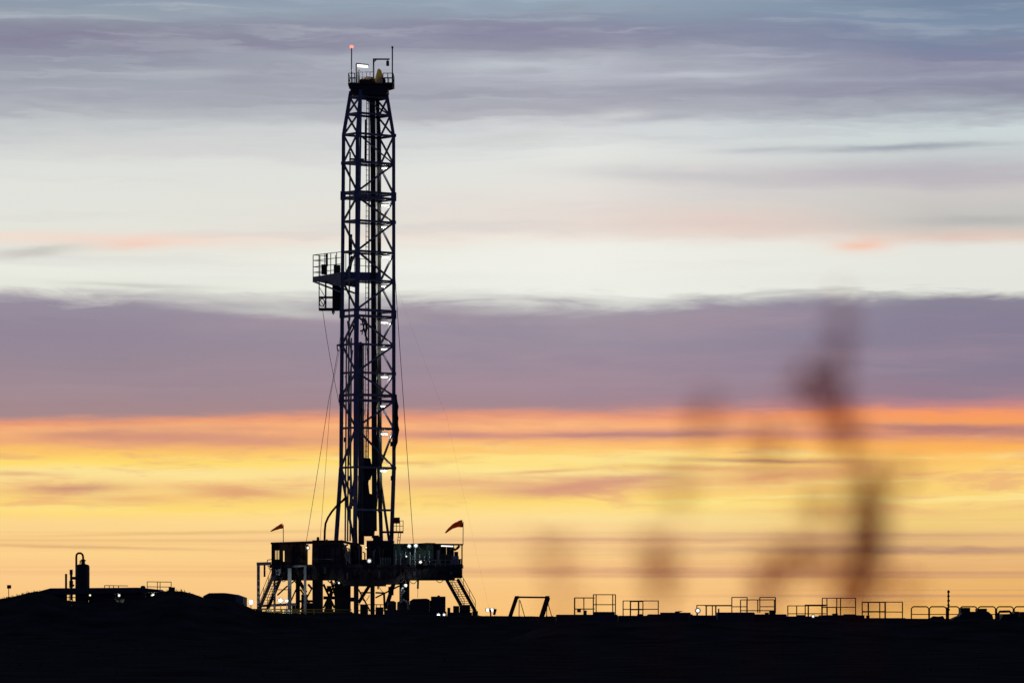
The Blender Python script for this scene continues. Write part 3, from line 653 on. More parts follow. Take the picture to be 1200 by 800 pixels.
# small gear along the front of the floor and round the mast foot
r2 = random.Random(21)
for k in range(26):
    px = 324+k*8.1+r2.uniform(-2, 2); w_ = r2.uniform(1.2, 3.4); y1_ = r2.uniform(663, 671); h_ = r2.uniform(2.5, 8)
    sub.part('equipment_box', pbox(px, y1_, px+w_, y1_+h_, 396.0, 396.4), (GREY, BLACK, GREEN, RUST, BLACK)[k % 5])
for k in range(12):
    px = 330+k*16.5+r2.uniform(-3, 3); w_ = r2.uniform(6, 13); d_ = r2.uniform(2, 7)
    sub.part('hose_loop', G().tube([P(px+w_*t/10, 677+d_*math.sin(t/10*math.pi), 396.1) for t in range(11)], r2.uniform(.03, .06), 5), RUBBER)
for k in range(9):
    px = 405+k*5.6+r2.uniform(-1, 1); yt = r2.uniform(634, 650)
    sub.part('riser_pipe', G().tube([P(px, 662, 397.2), P(px, yt, 397.2), P(px+r2.choice((-2.5, 2.5)), yt-1.4, 397.2)], r2.uniform(.05, .10), 6), (GREY, GREEN, RUST)[k % 3])
for k in range(7):
    px = 446+k*1.9; sub.part('guard_rail', G().beam(P(px, 662, 396.6), P(px, 653, 396.6), 0.05), GREY)
for k in range(8):
    px = 464+k*5.6; sub.part('conduit', G().tube([P(px, 661, 396.3), P(px, 645+r2.uniform(-4, 6), 396.3)], .035, 5), PALE)

# pale lit columns of the left porch
pc = Thing('loading_porch', 'pale steel porch frame at the left end of the rig', 'frame', (X(320, 395.5), 395.5, 0))
def pcol(px0, px1, ytop, yd=395.5, m=PALE):
    c = (px0+px1)/2; w = (px1-px0)*yd/F; return pc.part('column', G().box((X(c, yd)-w/2, yd, -.2), (X(c, yd)+w/2, yd+w, Z(ytop, yd))), m)
pcol(301, 304.4, 659); pcol(320.4, 323, 674); pcol(337.2, 341.4, 665.5); pcol(356, 359, 662)
pc.part('top_beam', G().beam(P(300.8, 660.4, 395.6), P(317.8, 660, 395.6), 0.30), GREY)
pc.part('top_beam', G().beam(P(342, 663.5, 396), P(357, 662.5, 396), 0.16), PALE)
pc.part('cap_plate', pbox(349.4, 661.8, 358.8, 663, 395.3, 396.2), PALE)
pc.part('hanging_post', G().beam(P(310, 662, 395.6), P(310, 675.5, 395.6), 0.17), BLACK)
pc.part('railing', G().beam(P(313, 660, 395.6), P(313.4, 656, 395.6), 0.07).beam(P(313.2, 655.8, 395.6), P(318, 655.2, 395.6), 0.07), BLACK)
bx = pc.part('valve_box', G().box(P(322.5, 674.5, 395.2), P(325.5, 667, 395.8)).box(P(325.8, 668.5, 395.3), P(329, 666, 395.7)).beam(P(328.4, 668, 395.4), P(326.8, 674, 395.4), 0.14), PALE)
pc.part('valve_wheel', G().tube([P(325+2.2*math.cos(t*.628), 670.5+2.2*math.sin(t*.628), 395.1) for t in range(11)], 0.05, 5), PALE, bx)
for k in range(7):
    pc.part('gusset', G().beam(P(313.6+k*.9, 663+k*1.9, 396), P(317.5, 663+k*1.9, 396), 0.09), GREY)
pc.part('sill_beam', G().beam(P(304, 709.5, 395.7), P(347, 707.5, 395.7), 0.24), PALE)

# ------------------------------------------------------------------ doghouse and blocks on the floor
dh = Thing('doghouse', 'dark flat-roofed doghouse cabin with a bright window at the left of the rig floor', 'cabin', (X(338, 396.6), 396.6, Z(661, 396.6)))
Y0, Y1 = 396.6, 401.0
def wallpx(x0, y0, x1, y1, m=RUST):
    for a, b in ((Y0, Y0+.12), (Y1-.12, Y1)): dh.part('wall_panel', pbox(x0, y0, x1, y1, a, b), m)
wallpx(318.6, 637, 321.8, 661); wallpx(327.2, 637, 331.8, 661); wallpx(333.3, 637, 357.5, 661)
wallpx(321.8, 637, 327.2, 644.6); wallpx(321.8, 655, 327.2, 661); wallpx(331.8, 637, 333.3, 645); wallpx(331.8, 657.5, 333.3, 661)
for x in (318.7, 357.4): dh.part('end_wall', G().box((X(x, Y0)-.06, Y0+.12, Z(661, Y0)), (X(x, Y0)+.06, Y1-.12, Z(637, Y0))), RUST)
wf = dh.part('window', pbox(324.3, 644.6, 325.2, 655, Y0-.01, Y0+.08), BLACK)
dh.part('pane', pbox(321.8, 644.6, 324.3, 655, Y0+.03, Y0+.05), GLASS, wf); dh.part('pane', pbox(325.2, 644.6, 327.2, 655, Y0+.03, Y0+.05), GLASS, wf)
dh.part('roof', G().prism([(X(317.4, Y0), Z(637.2, Y0)), (X(366.5, Y0), Z(635.8, Y0)), (X(366.5, Y0), Z(633.6, Y0)), (X(317.4, Y0), Z(635.2, Y0))], Y0-.3, Y1+.3), BLACK)
for k in range(6):
    dh.part('wall_rib', pbox(334.5+k*4, 638, 335.2+k*4, 660.5, Y0-.05, Y0+.001), RUST)

dw = Thing('drawworks_house', 'large dark boxy machinery house between the doghouse and the mast', 'machinery house', (X(384, 397), 397, Z(661, 397)))
dw.part('housing', G().prism([(X(365.5, 397), Z(661, 397)), (X(404, 397), Z(661, 397)), (X(407, 397), Z(648, 397)), (X(404, 397), Z(640, 397)), (X(400.5, 397), Z(635, 397)), (X(391, 397), Z(633.2, 397)), (X(377, 397), Z(633.4, 397)), (X(366, 397), Z(634.6, 397))], 396.8, 401.5), RUST)
dw.part('roof_cap', pbox(366, 632.6, 400, 633.6, 396.5, 401.8), BLACK)
dw.part('vent', G().tube([P(372.6, 634, 398), P(372.6, 629.6, 398)], 0.13, 8).tube([P(371.6, 630.4, 398), P(373.8, 630, 398)], 0.12, 6), BLACK)
dw.part('vent', G().tube([P(383, 634, 398), P(383, 631.6, 398)], 0.08, 6), BLACK)
dw.part('canopy_beam', G().beam(P(399, 633.6, 397), P(417, 638, 397), 0.24), BLACK)
for k in range(5): dw.part('door_panel', pbox(368+k*6.4, 640, 373.6+k*6.4, 659, 396.7, 396.82), BLACK)
dw.part('hand_rail', G().beam(P(366, 654.5, 396.5), P(390, 655, 396.5), 0.06), GREY)
dw.part('pipework', G().tube([P(404, 638, 396.6), P(406, 645, 396.6), P(405, 652, 396.6), P(409, 658, 396.6)], 0.1, 6).tube([P(401, 642, 396.6), P(409, 642.5, 396.6), P(409.4, 660, 396.6)], 0.08, 6), GREY)

ww = Thing('wind_wall', 'dark green wind wall enclosure on the right half of the rig floor', 'wind wall', (X(500, 396.6), 396.6, Z(661, 396.6)))
for k in range(11):
    x0 = 461+k*4.3
    ww.part('wall_panel', pbox(x0, 637.4+0.3*math.sin(k*2.1), x0+4.15, 662, 396.6, 396.75 if k % 2 else 396.72), GREEN)
for k in range(8):
    x0 = 461+k*6; ww.part('wall_panel', pbox(x0, 638, x0+5.8, 662, 401.6, 401.7), GREEN)
ww.part('roof', G().prism([(X(459, 396.4), Z(638, 396.4)), (X(512, 396.4), Z(637.6, 396.4)), (X(510, 396.4), Z(635.8, 396.4)), (X(500, 396.4), Z(635.6, 396.4)), (X(488, 396.4), Z(636.4, 396.4)), (X(459, 396.4), Z(636.6, 396.4))], 396.3, 402), BLACK)
ww.part('equipment', pbox(490, 656, 501, 662, 396.2, 396.58), BLACK); ww.part('equipment', pbox(472.5, 652, 479.5, 661, 396.2, 396.58), BLACK)
ww.part('hand_rail', G().beam(P(462, 655, 396.4), P(540, 656, 396.4), 0.05).beam(P(462, 660, 396.4), P(540, 660.4, 396.4), 0.05), GREY)
for k in range(14): ww.part('rail_post', G().beam(P(463+k*5.9, 663, 396.4), P(463+k*5.9, 655.2, 396.4), 0.05), GREY)
# open porch at the right end
ww.part('top_beam', G().beam(P(508, 637.4, 397), P(542.6, 637.8, 397), 0.16), BLACK)
for px, y0 in ((515.6, 638), (541.4, 638)): ww.part('post', G().beam(P(px, 662, 397), P(px, y0, 397), 0.12), BLACK)
ww.part('back_panel', pbox(505, 638, 523, 662, 400.5, 400.6), RUST); ww.part('back_panel', pbox(523.3, 638.6, 532, 662, 400.5, 400.6), RUST); ww.part('back_panel', pbox(532.3, 646, 537, 662, 400.5, 400.6), RUST)
ww.part('locker', pbox(511.5, 644, 515, 660, 396.8, 397.4), GREY); ww.part('locker', pbox(517, 649, 529, 662, 397.6, 398.6), BLACK)
ww.part('control_cabinet', pbox(530, 651, 537.5, 671, 396.8, 397.8), NAVY)
ww.part('pipe_valve', G().tube([P(527, 644, 397.2), P(531, 641, 397.2), P(533, 644, 397.2), P(536, 642, 397.2), P(538.5, 639, 397.2)], 0.12, 6), BLACK)
ww.part('post', G().beam(P(538.5, 676, 397), P(538.5, 655, 397), 0.14).beam(P(540.8, 676, 397), P(540.8, 655, 397), 0.09), BLACK)
for py in (655, 661, 668): ww.part('gate_bar', G().beam(P(537.5, py, 397), P(541.4, py, 397), 0.08), BLACK)
ww.part('end_plate', pbox(533, 672, 541, 677, 396.6, 397), BLACK)

# ------------------------------------------------------------------ stairs
def stairs(label, top, bot, y0, width, n, rail, rail_side):
    """flight running from top to bottom pixel, seen from the side; width in depth"""
    T_, B_ = P(top[0], top[1], y0), P(bot[0], bot[1], y0)
    s = Thing('staircase', label, 'stairs', B_)
    for d in (0, width): s.part('stringer', G().beam(T_+Vector((d*rail_side, d, 0)), B_+Vector((d*rail_side, d, 0)), 0.10, 0.32), BLACK)
    for i in range(n):
        q = T_.lerp(B_, (i+.5)/n); s.part('tread', G().beam(q, q+Vector((width*rail_side, width, 0)), 0.26, 0.05, up=(0, 0, 1)), BLACK)
    for d in (0, width):
        off = Vector((d*rail_side, d, 0))
        for hgt in (0.55, 1.05):
            s.part('hand_rail', G().beam(T_+off+Vector((0, 0, hgt)), B_+off+Vector((0, 0, hgt)), 0.05), BLACK)
        for i in range(4):
            q = T_.lerp(B_, i/3.0)+off; s.part('rail_post', G().beam(q, q+Vector((0, 0, 1.05)), 0.05), BLACK)
    return s
stairs('steep dark staircase going down left under the doghouse porch', (320, 675), (303.5, 714), 394.6, 1.0, 12, 1, 0.72)
stairs('steep dark staircase coming down at the right end of the rig floor', (523, 678), (544, 716), 395.2, 1.25, 14, 1, 0.82)

# ------------------------------------------------------------------ ground equipment under and beside the rig
eq = Thing('generator_skid', 'dark engine skid with hoods on the ground right of the big column', 'generator', (X(492, 395), 395, 0))
eq.part('skid', G().box((X(478, 395), 395, -.1), (X(523, 395), 397, Z(716, 395))), BLACK)
eq.part('hood', G().prism([(X(480, 395), Z(716, 395)), (X(503, 395), Z(716, 395)), (X(503, 395), Z(702, 395)), (X(500, 395), Z(700.8, 395)), (X(484, 395), Z(701.2, 395)), (X(480, 395), Z(704, 395))], 395, 396.6), BLACK)
eq.part('radiator_box', pbox(505, 698.4, 521.8, 716, 395, 396.8), BLACK)
eq.part('exhaust', G().tube([P(514, 699, 396), P(514, 697.2, 396)], 0.12, 8), BLACK)
eq.part('fan_guard', pbox(503.4, 703, 504.8, 716, 395.2, 396.4), BLACK)
eq = Thing('pump_unit', 'low dark pump unit at the foot of the right staircase', 'pump', (X(540, 393), 393, 0))
eq.part('skid', G().box((X(524, 393), 393, -.1), (X(553, 393), 394.6, Z(717, 393))), BLACK)
eq.part('pump_head', pbox(531, 709.5, 538, 717, 393, 394.2), BLACK); eq.part('motor', G().tube([P(538.5, 713, 393.6), P(551, 713, 393.6)], 0.38, 10), BLACK)
eq.part('valve', G().tube([P(526, 717, 393.4), P(526, 711.5, 393.4)], 0.14, 6), BLACK)
eq.part('suction_box', pbox(553.4, 715.5, 560, 722, 393, 394), BLACK)
eq = Thing('mud_manifold', 'dark cluster of valves and pipes against the big column under the floor', 'manifold', (X(465, 396), 396, 0))
eq.part('base', G().box((X(450, 396), 396, -.1), (X(484, 396), 397.4, Z(714, 396))), BLACK)
eq.part('vessel', G().tube([P(459, 714, 396.6), P(459, 705, 396.6), P(459, 703.6, 396.6)], [0.42, 0.42, 0.2], 12), BLACK)
eq.part('pipe', G().tube([P(467, 714, 396.4), P(467, 706, 396.4), P(473, 703, 396.4), P(478, 706, 396.4), P(479, 714, 396.4)], 0.14, 7), GREY)
eq.part('pipe', G().tube([P(470, 706, 396.2), P(470, 690, 396.2), P(473, 688, 396.2), P(473, 684, 396.2)], 0.10, 7), PALE)
eq.part('valve_wheel', G().tube([P(471+2.6*math.cos(t*.628), 693+2.6*math.sin(t*.628), 396) for t in range(11)], 0.05, 5), GREY)
eq = Thing('pipe_rack', 'low pale green rack and rails on the ground under the left of the rig', 'rack', (X(330, 394), 394, 0))
for px in (296, 312, 330, 349, 368, 390, 410): eq.part('post', G().box((X(px, 394)-.07, 394, -.1), (X(px, 394)+.07, 394.14, Z(713, 394))), YELLOW)
for py in (713.4, 716.5): eq.part('rail', G().beam(P(291, py, 394.07), P(412, py+.6, 394.07), 0.10), YELLOW)
for k in range(5): eq.part('crate', G().box((X(300+k*11, 395), 395.0, -.1), (X(307+k*11, 395), 395.8, Z(713.5+(k % 3), 395))), PALE if k % 2 else GREEN)
eq = Thing('steel_mud_tank', 'dark long mud tank on the ground between the rig columns', 'tank', (X(385, 402), 402, 0))
eq.part('tank', G().box((X(352, 402), 402, -.1), (X(412, 402), 404, Z(716, 402))), BLACK)
for k in range(9): eq.part('rib', G().box((X(354+k*7, 402), 401.9, -.05), (X(355.4+k*7, 402), 402.02, Z(716.4, 402))), BLACK)

# ------------------------------------------------------------------ windsocks
def windsock(label, base, top, tip, yy, r0, curve):
    b = P(base[0], base[1], yy); t = P(top[0], top[1], yy)
    w = Thing('windsock', label, 'windsock', b, 'windsocks on the rig')
    w.part('pole', G().tube([b, t], 0.035, 6), GREY)
    e = P(tip[0], tip[1], yy-.4); m0 = t+Vector((-0.12, 0, -r0*.5)); pts = []; rs = []
    for i in range(9):
        k = i/8; q = m0.lerp(e, k); q.z += curve*math.sin(k*math.pi)
        pts.append(q); rs.append(r0*(1-0.80*k)*(1+.06*math.sin(i*2.2)))
    w.part('sock', G().tube(pts, rs, 12, cap=True), SOCK, smooth=True)
    w.part('hoop', G().tube([m0+Vector((0.02, math.cos(a)*r0, math.sin(a)*r0)) for a in [i*.5236 for i in range(13)]], 0.03, 5), BLACK)
windsock('smaller orange windsock on a thin pole over the doghouse roof', (332, 635), (332, 614.5), (317.2, 622.2), 398, 0.23, 0.02)
windsock('larger red orange windsock on a pole at the right end of the rig', (542.6, 638), (542.8, 611), (522, 624), 397, 0.34, 0.20)

# ------------------------------------------------------------------ lamps
def flood(label, px, py, yy, r, m=COOL, post=None, name='floodlight', group='floodlights on the rig', watts=0):
    a = P(px, py, yy); t = Thing(name, label, 'lamp', a, group)
    t.part('housing', G().tube([a, a+Vector((0, 0.25, 0))], [r*1.4, r*.8], 12), BLACK)
    t.part('halo_outer', G().tube([a+Vector((0, -.03, 0)), a+Vector((0, -.01, 0))], [r*1.35, r*1.3], 14), HALO)  # two glowing discs added to imitate bloom fading out from the lens
    t.part('halo_inner', G().tube([a+Vector((0, -.05, 0)), a+Vector((0, -.035, 0))], r*.98, 14), HALO_INNER)
    t.part('lens', G().tube([a+Vector((0, -.07, 0)), a+Vector((0, -.05, 0))], [r*.55, r*.62], 14), m)
    if watts: lamp_light(t, a+Vector((0, -.22, 0)), watts, (0.80, 0.97, 1.0) if m is COOL else (1, .95, .85))
    if post: t.part('bracket', G().beam(a+Vector((0, .15, 0)), P(post[0], post[1], yy+.15), 0.07), BLACK)
flood('bright round floodlight high on the green wind wall, left of the close pair', 479.6, 639.4, 396.0, 0.150, post=(479.6, 637), watts=12)
flood('bright round floodlight high on the green wind wall, right of the close pair', 487.4, 638.9, 396.0, 0.170, post=(487.4, 636.4), watts=12)
flood('bright floodlight at the foot of the mast', 432.7, 656.8, 396.0, 0.170, WHITE, post=(432.7, 662), watts=5)
flood('small lamp on the wind wall below the pair of floodlights', 476.2, 651.6, 396.0, 0.080, WHITE, post=(476.2, 654))
flood('small bright lamp in the middle of the wind wall above the deck', 492.7, 658.2, 396.0, 0.130, WHITE, post=(492.7, 662), watts=6)
flood('lamp in the gap between doghouse and machinery house', 361, 641.6, 397.2, 0.140, WHITE, post=(361, 636.5), watts=2)
flood('small lamp under the floor left of the mast', 397.2, 682.6, 396.2, 0.080, WHITE, post=(397.2, 678), watts=2)
flood('lamp under the floor beside the big right column', 475.5, 685.5, 396.0, 0.130, WHITE, post=(475.5, 679), watts=14)
flood('faint lamp high behind the mast foot', 428.8, 641, 397.4, 0.09, WARM, post=(428.8, 644))
flood('bright floodlight on the ground left of the porch', 294, 705, 393.0, 0.190, WHITE, post=(294, 746), watts=110)
flood('bright floodlight on the ground under the doghouse, left of the close pair', 328.8, 703, 394.4, 0.200, WHITE, post=(328.8, 746), watts=60)
flood('floodlight on the ground under the doghouse, right of the close pair', 336, 703.5, 394.4, 0.140, WHITE, post=(336, 746), watts=20)
flood('small ground lamp below the engine skid, left of two', 513.8, 720.2, 340.0, 0.110, COOL, post=(513.8, 746), watts=25)
flood('small ground lamp below the engine skid, right of two', 520.6, 719.8, 340.0, 0.11, COOL, post=(520.6, 746))
a = P(526, 639.6, 396.4)
t = Thing('strip_lamp', 'long white strip lamp under the open porch roof right of the wind wall', 'lamp', a)
t.part('tube', G().beam(P(517, 639.2, 396.5), P(531, 639.8, 396.5), 0.10), FLUO); t.part('casing', G().beam(P(516.6, 638.4, 396.6), P(531.4, 639, 396.6), 0.16, 0.06), BLACK)

# twin flood on a short post right of the rig
t = Thing('light_mast', 'short post with two white square lamps between the rig and the slanted frame', 'lamp', P(575, 726, 340))
t.part('post', G().beam(P(575, 728, 340), P(575, 714, 340), 0.12), BLACK)
for px in (571.4, 576.6):
    h = t.part('head', pbox(px-2.4, 712, px+2.4, 716.4, 340, 340.3), BLACK); t.part('lens', pbox(px-1.5, 712.5, px+1.5, 716, 339.96, 339.99), FLUO, h)
t.part('bracket', G().beam(P(570, 714, 340.2), P(580.6, 716, 340.2), 0.1).beam(P(579, 720, 340.2), P(580.8, 713, 340.2), 0.2), BLACK)

# ------------------------------------------------------------------ left site on the mound
YL = 346.0
vs = Thing('separator_vessel', 'dark upright vessel with a gooseneck pipe on the left mound', 'vessel', (X(96, YL), YL, Z(703, YL)))
vs.part('shell', G().tube([P(96.8, 703, YL), P(96.8, 663.5, YL), P(96.8, 661.5, YL), P(96.8, 660.4, YL)], [8.2*YL/F, 8.2*YL/F, 7.2*YL/F, 3.5*YL/F], 20), BLACK, smooth=False)
vs.part('neck', G().tube([P(97.4, 661, YL), P(97.4, 655, YL)], 0.16, 10).tube([P(97.4, 657, YL), P(97.4, 655.8, YL)], 0.23, 10), BLACK)
vs.part('gooseneck_pipe', G().tube([P(97.4, 656, YL), P(97.4, 652, YL), P(96.6, 649.2, YL), P(94.6, 647.8, YL), P(91.6, 647.8, YL), P(89.8, 649.4, YL), P(89.4, 652, YL), P(89.4, 703, YL)], 0.085, 10), BLACK, smooth=True)
vs.part('valve', G().tube([P(94, 660, YL), P(94, 656.5, YL)], 0.05, 6), BLACK)
st = Thing('stub_pipe', 'shorter dark flanged pipe beside the left side of the vessel', 'pipe', (X(83.5, YL), YL, Z(703, YL)))
st.part('riser', G().tube([P(83.4, 703, YL), P(83.4, 667, YL)], 0.10, 8), BLACK)
st.part('muffler', G().tube([P(83.4, 688, YL), P(83.4, 680, YL)], 0.16, 8).tube([P(83.4, 673, YL), P(83.4, 667, YL)], 0.13, 8), BLACK)
st.part('cross_pipe', G().tube([P(83.4, 677, YL), P(89.4, 677, YL)], 0.12, 8).tube([P(83.4, 685.5, YL), P(87, 685.5, YL)], 0.08, 8), BLACK)
single('exhaust_stack', 'slim dark exhaust stack left of the vessel', 'pipe', G().tube([P(77.4, 703, YL), P(77.4, 673.5, YL), P(77.4, 672, YL)], [0.09, 0.09, 0.10], 8), BLACK, P(77.4, 703, YL))
sh = Thing('flat_roof_shelter', 'long low dark shelter with lit gaps under the vessel on the mound', 'shelter', (X(110, 344), 344, Z(706, 344)))
sh.part('roof', G().prism([(X(40, 344), Z(697, 344)), (X(190, 344), Z(693.6, 344)), (X(186, 344), Z(690.4, 344)), (X(163, 344), Z(688, 344)), (X(60, 344), Z(688.8, 344)), (X(48, 344), Z(692, 344))], 343.4, 348), TANK)
for x0, x1 in ((42, 77.6), (88.4, 103.6), (108.4, 135), (146, 171), (186, 196)):
    sh.part('wall_panel', pbox(x0, 693 if x0 > 50 else 696, x1, 708, 343.9, 344.05), BLACK)
for x0 in (80.6, 84.4): sh.part('post', pbox(x0, 693, x0+.8, 708, 343.9, 344), BLACK)
sh.part('cross_rail', G().beam(P(77, 699.6, 344), P(89, 699.6, 344), 0.06), BLACK)
sh.part('back_wall', pbox(104, 690.5, 190, 709, 347.6, 347.7), BLACK)
sh.part('machinery', pbox(136, 699, 139.4, 708, 344.6, 345.6), GREY); sh.part('machinery', pbox(140.5, 701, 145, 708, 344.6, 345.6), GREY); sh.part('machinery', pbox(172, 700.5, 185, 708, 344.8, 345.8), GREY)
flood('small lamp glowing in the shelter gap right of the vessel', 139.6, 697.2, 344.2, 0.10, WHITE, post=(139.6, 693.5), group='lamps in the shelter', watts=5)
flood('bright lamp at the right end of the shelter on the mound', 179.5, 697.6, 344.2, 0.150, WHITE, post=(179.5, 693.5), group='lamps in the shelter', watts=14)
flood('tiny lamp in the shelter just right of the vessel foot', 105.6, 697, 344.2, 0.08, WARM, post=(105.6, 693.5), group='lamps in the shelter')
for lab, x0, x1, ytop, ybase, posts in (('low thin guard rail on the shelter roof left of the taller one', 122.5, 150, 685.6, 690, (122.5, 128, 133, 139)), ('taller thin guard rail at the right end of the shelter roof', 172.5, 201, 681.2, 692, (172.5, 184.5, 187.6, 200.6))):
    t = Thing('guard_rail', lab, 'railing', P((x0+x1)/2, ybase, 344.5), 'guard rails on the shelter')
    for px in posts: t.part('post', G().beam(P(px, ybase, 344.5), P(px, ytop, 344.5), 0.055), RUST)
    for py in ((ytop,) if x0 < 150 else (ytop, 687)): t.part('rail', G().beam(P(x0, py, 344.5), P(x1, py+.4, 344.5), 0.055), RUST)
single('roof_box', 'small dark square box at the right end of the shelter roof', 'box', pbox(197.6, 687.6, 204.2, 695, 344.2, 345), BLACK, P(201, 695, 344.2))
single('roof_vent', 'small dark lump of a vent on the shelter roof ridge', 'vent', G().tube([P(167.6, 690, 345), P(167.6, 687, 345), P(167.6, 685.8, 345)], [0.22, 0.2, 0.1], 8), BLACK, P(167.6, 690, 345))
t = Thing('site_container', 'dark site container with a paler right end left of the rig', 'container', (X(264, 345), 345, Z(712, 345)))
t.part('shell', G().prism([(X(238, 345), Z(712, 345)), (X(285, 345), Z(712, 345)), (X(285, 345), Z(699.6, 345)), (X(275, 345), Z(696, 345)), (X(262, 345), Z(694.2, 345)), (X(245, 345), Z(694.4, 345)), (X(238, 345), Z(698, 345))], 345, 350), BLACK)
t.part('end_panel', pbox(276, 698.4, 284.8, 711, 344.9, 344.98), GREY)
for k in range(7): t.part('rib', pbox(242+k*4.8, 698.5, 243+k*4.8, 711, 344.92, 345.002), BLACK)
t = Thing('post_lamp', 'small square-headed post at the far left edge', 'post', P(10, 704, 325))
t.part('post', G().beam(P(10.2, 708, 325), P(10.2, 688, 325), 0.05), RUST); t.part('head', pbox(8.2, 685, 12.6, 689.2, 324.9, 325.2), BLACK)
single('marker_stake', 'short low dark stake bracket beside the far left post', 'stake', G().beam(P(7.4, 704, 325), P(7.4, 699, 325), 0.06).beam(P(7.4, 699.2, 325), P(12, 699, 325), 0.05), RUST, P(7.4, 704, 325))

YFR = 324.0
# ------------------------------------------------------------------ right: tanks with guard rails
t = Thing('slanted_frame', 'slanted dark steel portal frame with thin struts right of the rig', 'frame', P(620, 728, YFR))
for a, b in (((595.4, 729), (605.5, 699)), ((632.6, 729), (642, 699.6))): t.part('leg', G().beam(P(*a, YFR), P(*b, YFR), 0.38, 0.3), BLACK)
t.part('top_bar', G().beam(P(604, 699.2, YFR), P(643, 699.6, YFR), 0.13), BLACK)
for a in (603.4, 639): t.part('cap', pbox(a, 697.8, a+5, 701, YFR-.2, YFR+.2), BLACK)
for a, b in (((608.4, 702), (608.2, 728)), ((609.4, 703), (616.6, 728)), ((642, 706), (648.4, 728)), ((641, 705), (640.4, 728))): t.part('strut', G().beam(P(*a, YFR+.5), P(*b, YFR+.5), 0.06), BLACK)

YT = 300.0
def tank(label, x0, x1, ytop, rails, yy=YT, extra=()):
    t = Thing('storage_tank', label, 'tank', (X((x0+x1)/2, yy), yy, 0), 'low tanks along the right')
    b = t.part('shell', G().prism([(X(x0, yy), 0), (X(x1, yy), 0), (X(x1, yy), Z(ytop+.8, yy)), (X(x1-1, yy), Z(ytop, yy)), (X(x0+1, yy), Z(ytop, yy)), (X(x0, yy), Z(ytop+.8, yy))], yy, yy+3.4), TANK)
    k = int((x1-x0)/8)
    for i in range(k):
        px = x0+3+i*(x1-x0-6)/max(1, k-1); t.part('rib', G().box((X(px, yy)-.05, yy-.08, 0.05), (X(px, yy)+.05, yy+.002, Z(ytop+2, yy))), TANK)
    for (rx0, rx1, ry, mids, posts, dy) in rails:
        for px in posts: t.part('railing_post', G().beam(P(px, ytop+.5, yy+dy), P(px, ry, yy+dy), 0.072), RUST)
        for py in (ry,)+tuple(mids): t.part('railing_bar', G().beam(P(rx0, py, yy+dy), P(rx1, py, yy+dy), 0.062), RUST)
    for (n_, bx0, by0, bx1, by1) in extra: t.part(n_, pbox(bx0, by0, bx1, by1, yy+.3, yy+1.0), BLACK)
    return t
tank('low tank with a taller railed step and two small boxes, nearest the slanted frame', 652, 724, 719.6,
     [(673, 697, 700.2, (713,), (673.2, 684.2, 695.4), 0.6), (695, 721.4, 696.3, (708,), (695.4, 698.6, 718, 721.2), 0.9), (673, 695.4, 700, (713.2,), (673.6, 695.2), 2.6)],
     extra=(('box', 676.4, 713, 680.8, 717), ('box', 684, 714.8, 687.6, 719.8), ('step_block', 695.8, 716.4, 720.4, 719.8)))
tank('low tank with one plain two-rail enclosure, second from the slanted frame', 725, 776, 720.8, [(730, 772, 703.6, (713.4,), (730.2, 738.6, 748, 753.4, 771.4), 0.5), (738.6, 753.4, 704.4, (714,), (739, 748.6), 2.4)], yy=302, extra=(('hatch', 747, 719, 754, 721),))
t = tank('low flat dark tank with a small wedge on top and no rail', 760, 812, 719.2, [], yy=306, extra=(('lid', 774, 717.2, 809.4, 719.4),))
t.part('wedge', G().prism([(X(791, 306), Z(717.2, 306)), (X(796, 306), Z(717.2, 306)), (X(801, 306), Z(715.2, 306)), (X(792, 306), Z(715.8, 306))], 306.3, 306.8), BLACK)
tank('low tank with a short rail right of the small white lamp', 808, 846, 720.4, [(816.4, 857, 708.8, (), (816.6, 827.4, 834.8, 838.6), 1.2), (826, 857, 709.4, (), (827.8, 839), 2.6)], yy=304)
t = tank('dark higher box tank with a stub post at its left edge', 841, 884.6, 717, [(857.4, 876, 699.5, (710.4,), (857.6, 875.6), 2.2), (867.6, 908.6, 702.4, (715,), (867.8, 875.2, 888, 907.6), 1.6), (890, 909, 699.5, (710.4,), (890.4, 908.8), 2.8)], yy=301)
t.part('stub_post', G().beam(P(842.2, 719, 301.2), P(842.2, 712.6, 301.2), 0.1), BLACK)
tank('low tank with dark fittings under the doubled rails', 885, 922, 719.2, [], yy=303, extra=(('fitting', 902, 715, 909, 719.4), ('fitting', 897, 717.4, 901, 719.4)))
tank('low tank with a long thin rail and ground lamp, left of the tall double rail', 920, 964, 721.6, [(923, 968, 709.4, (718.6,), (923.2, 933.6, 943.6, 947.4, 963), 1.0), (943, 970, 708.4, (), (947, 969), 2.4)], yy=302, extra=(('pipe', 934, 720, 944, 721.8),))
tank('low tank under the tall railed box in the middle of the right side', 963, 1008, 720.2, [(963.4, 1003, 700.4, (711,), (963.6, 969, 980.6, 985, 1002.6), 0.8), (963.4, 981, 711.2, (), (969.4, 980), 2.6)], yy=301, extra=(('fitting', 976, 718.4, 982, 720.4), ('fitting', 989, 719.2, 1002, 720.4)))
tank('low tank with a wide two-rail enclosure left of the lattice pole', 1006, 1062, 723.6, [(1010, 1058, 705, (716.6,), (1010.4, 1017.4, 1031, 1037.6, 1057.6), 0.8), (1010, 1037, 705.4, (716,), (1017.8, 1037), 2.6)], yy=300, extra=(('fitting', 1005.6, 720.4, 1013, 723.8), ('fitting', 1016, 720.6, 1019, 723.8)))
flood('small round white lamp among the tank rails', 817.8, 715, 303.4, 0.15, WHITE, post=(815, 750), group='small lamps by the tanks')
flood('tiny warm white lamp low by the thin rail', 952.8, 721.6, 300.8, 0.10, WHITE, post=(952.8, 750), group='small lamps by the tanks')
t = Thing('storage_tank', 'long low tank with rounded guard panels at the right edge', 'tank', (X(1130, 304), 304, 0), 'low tanks along the right')
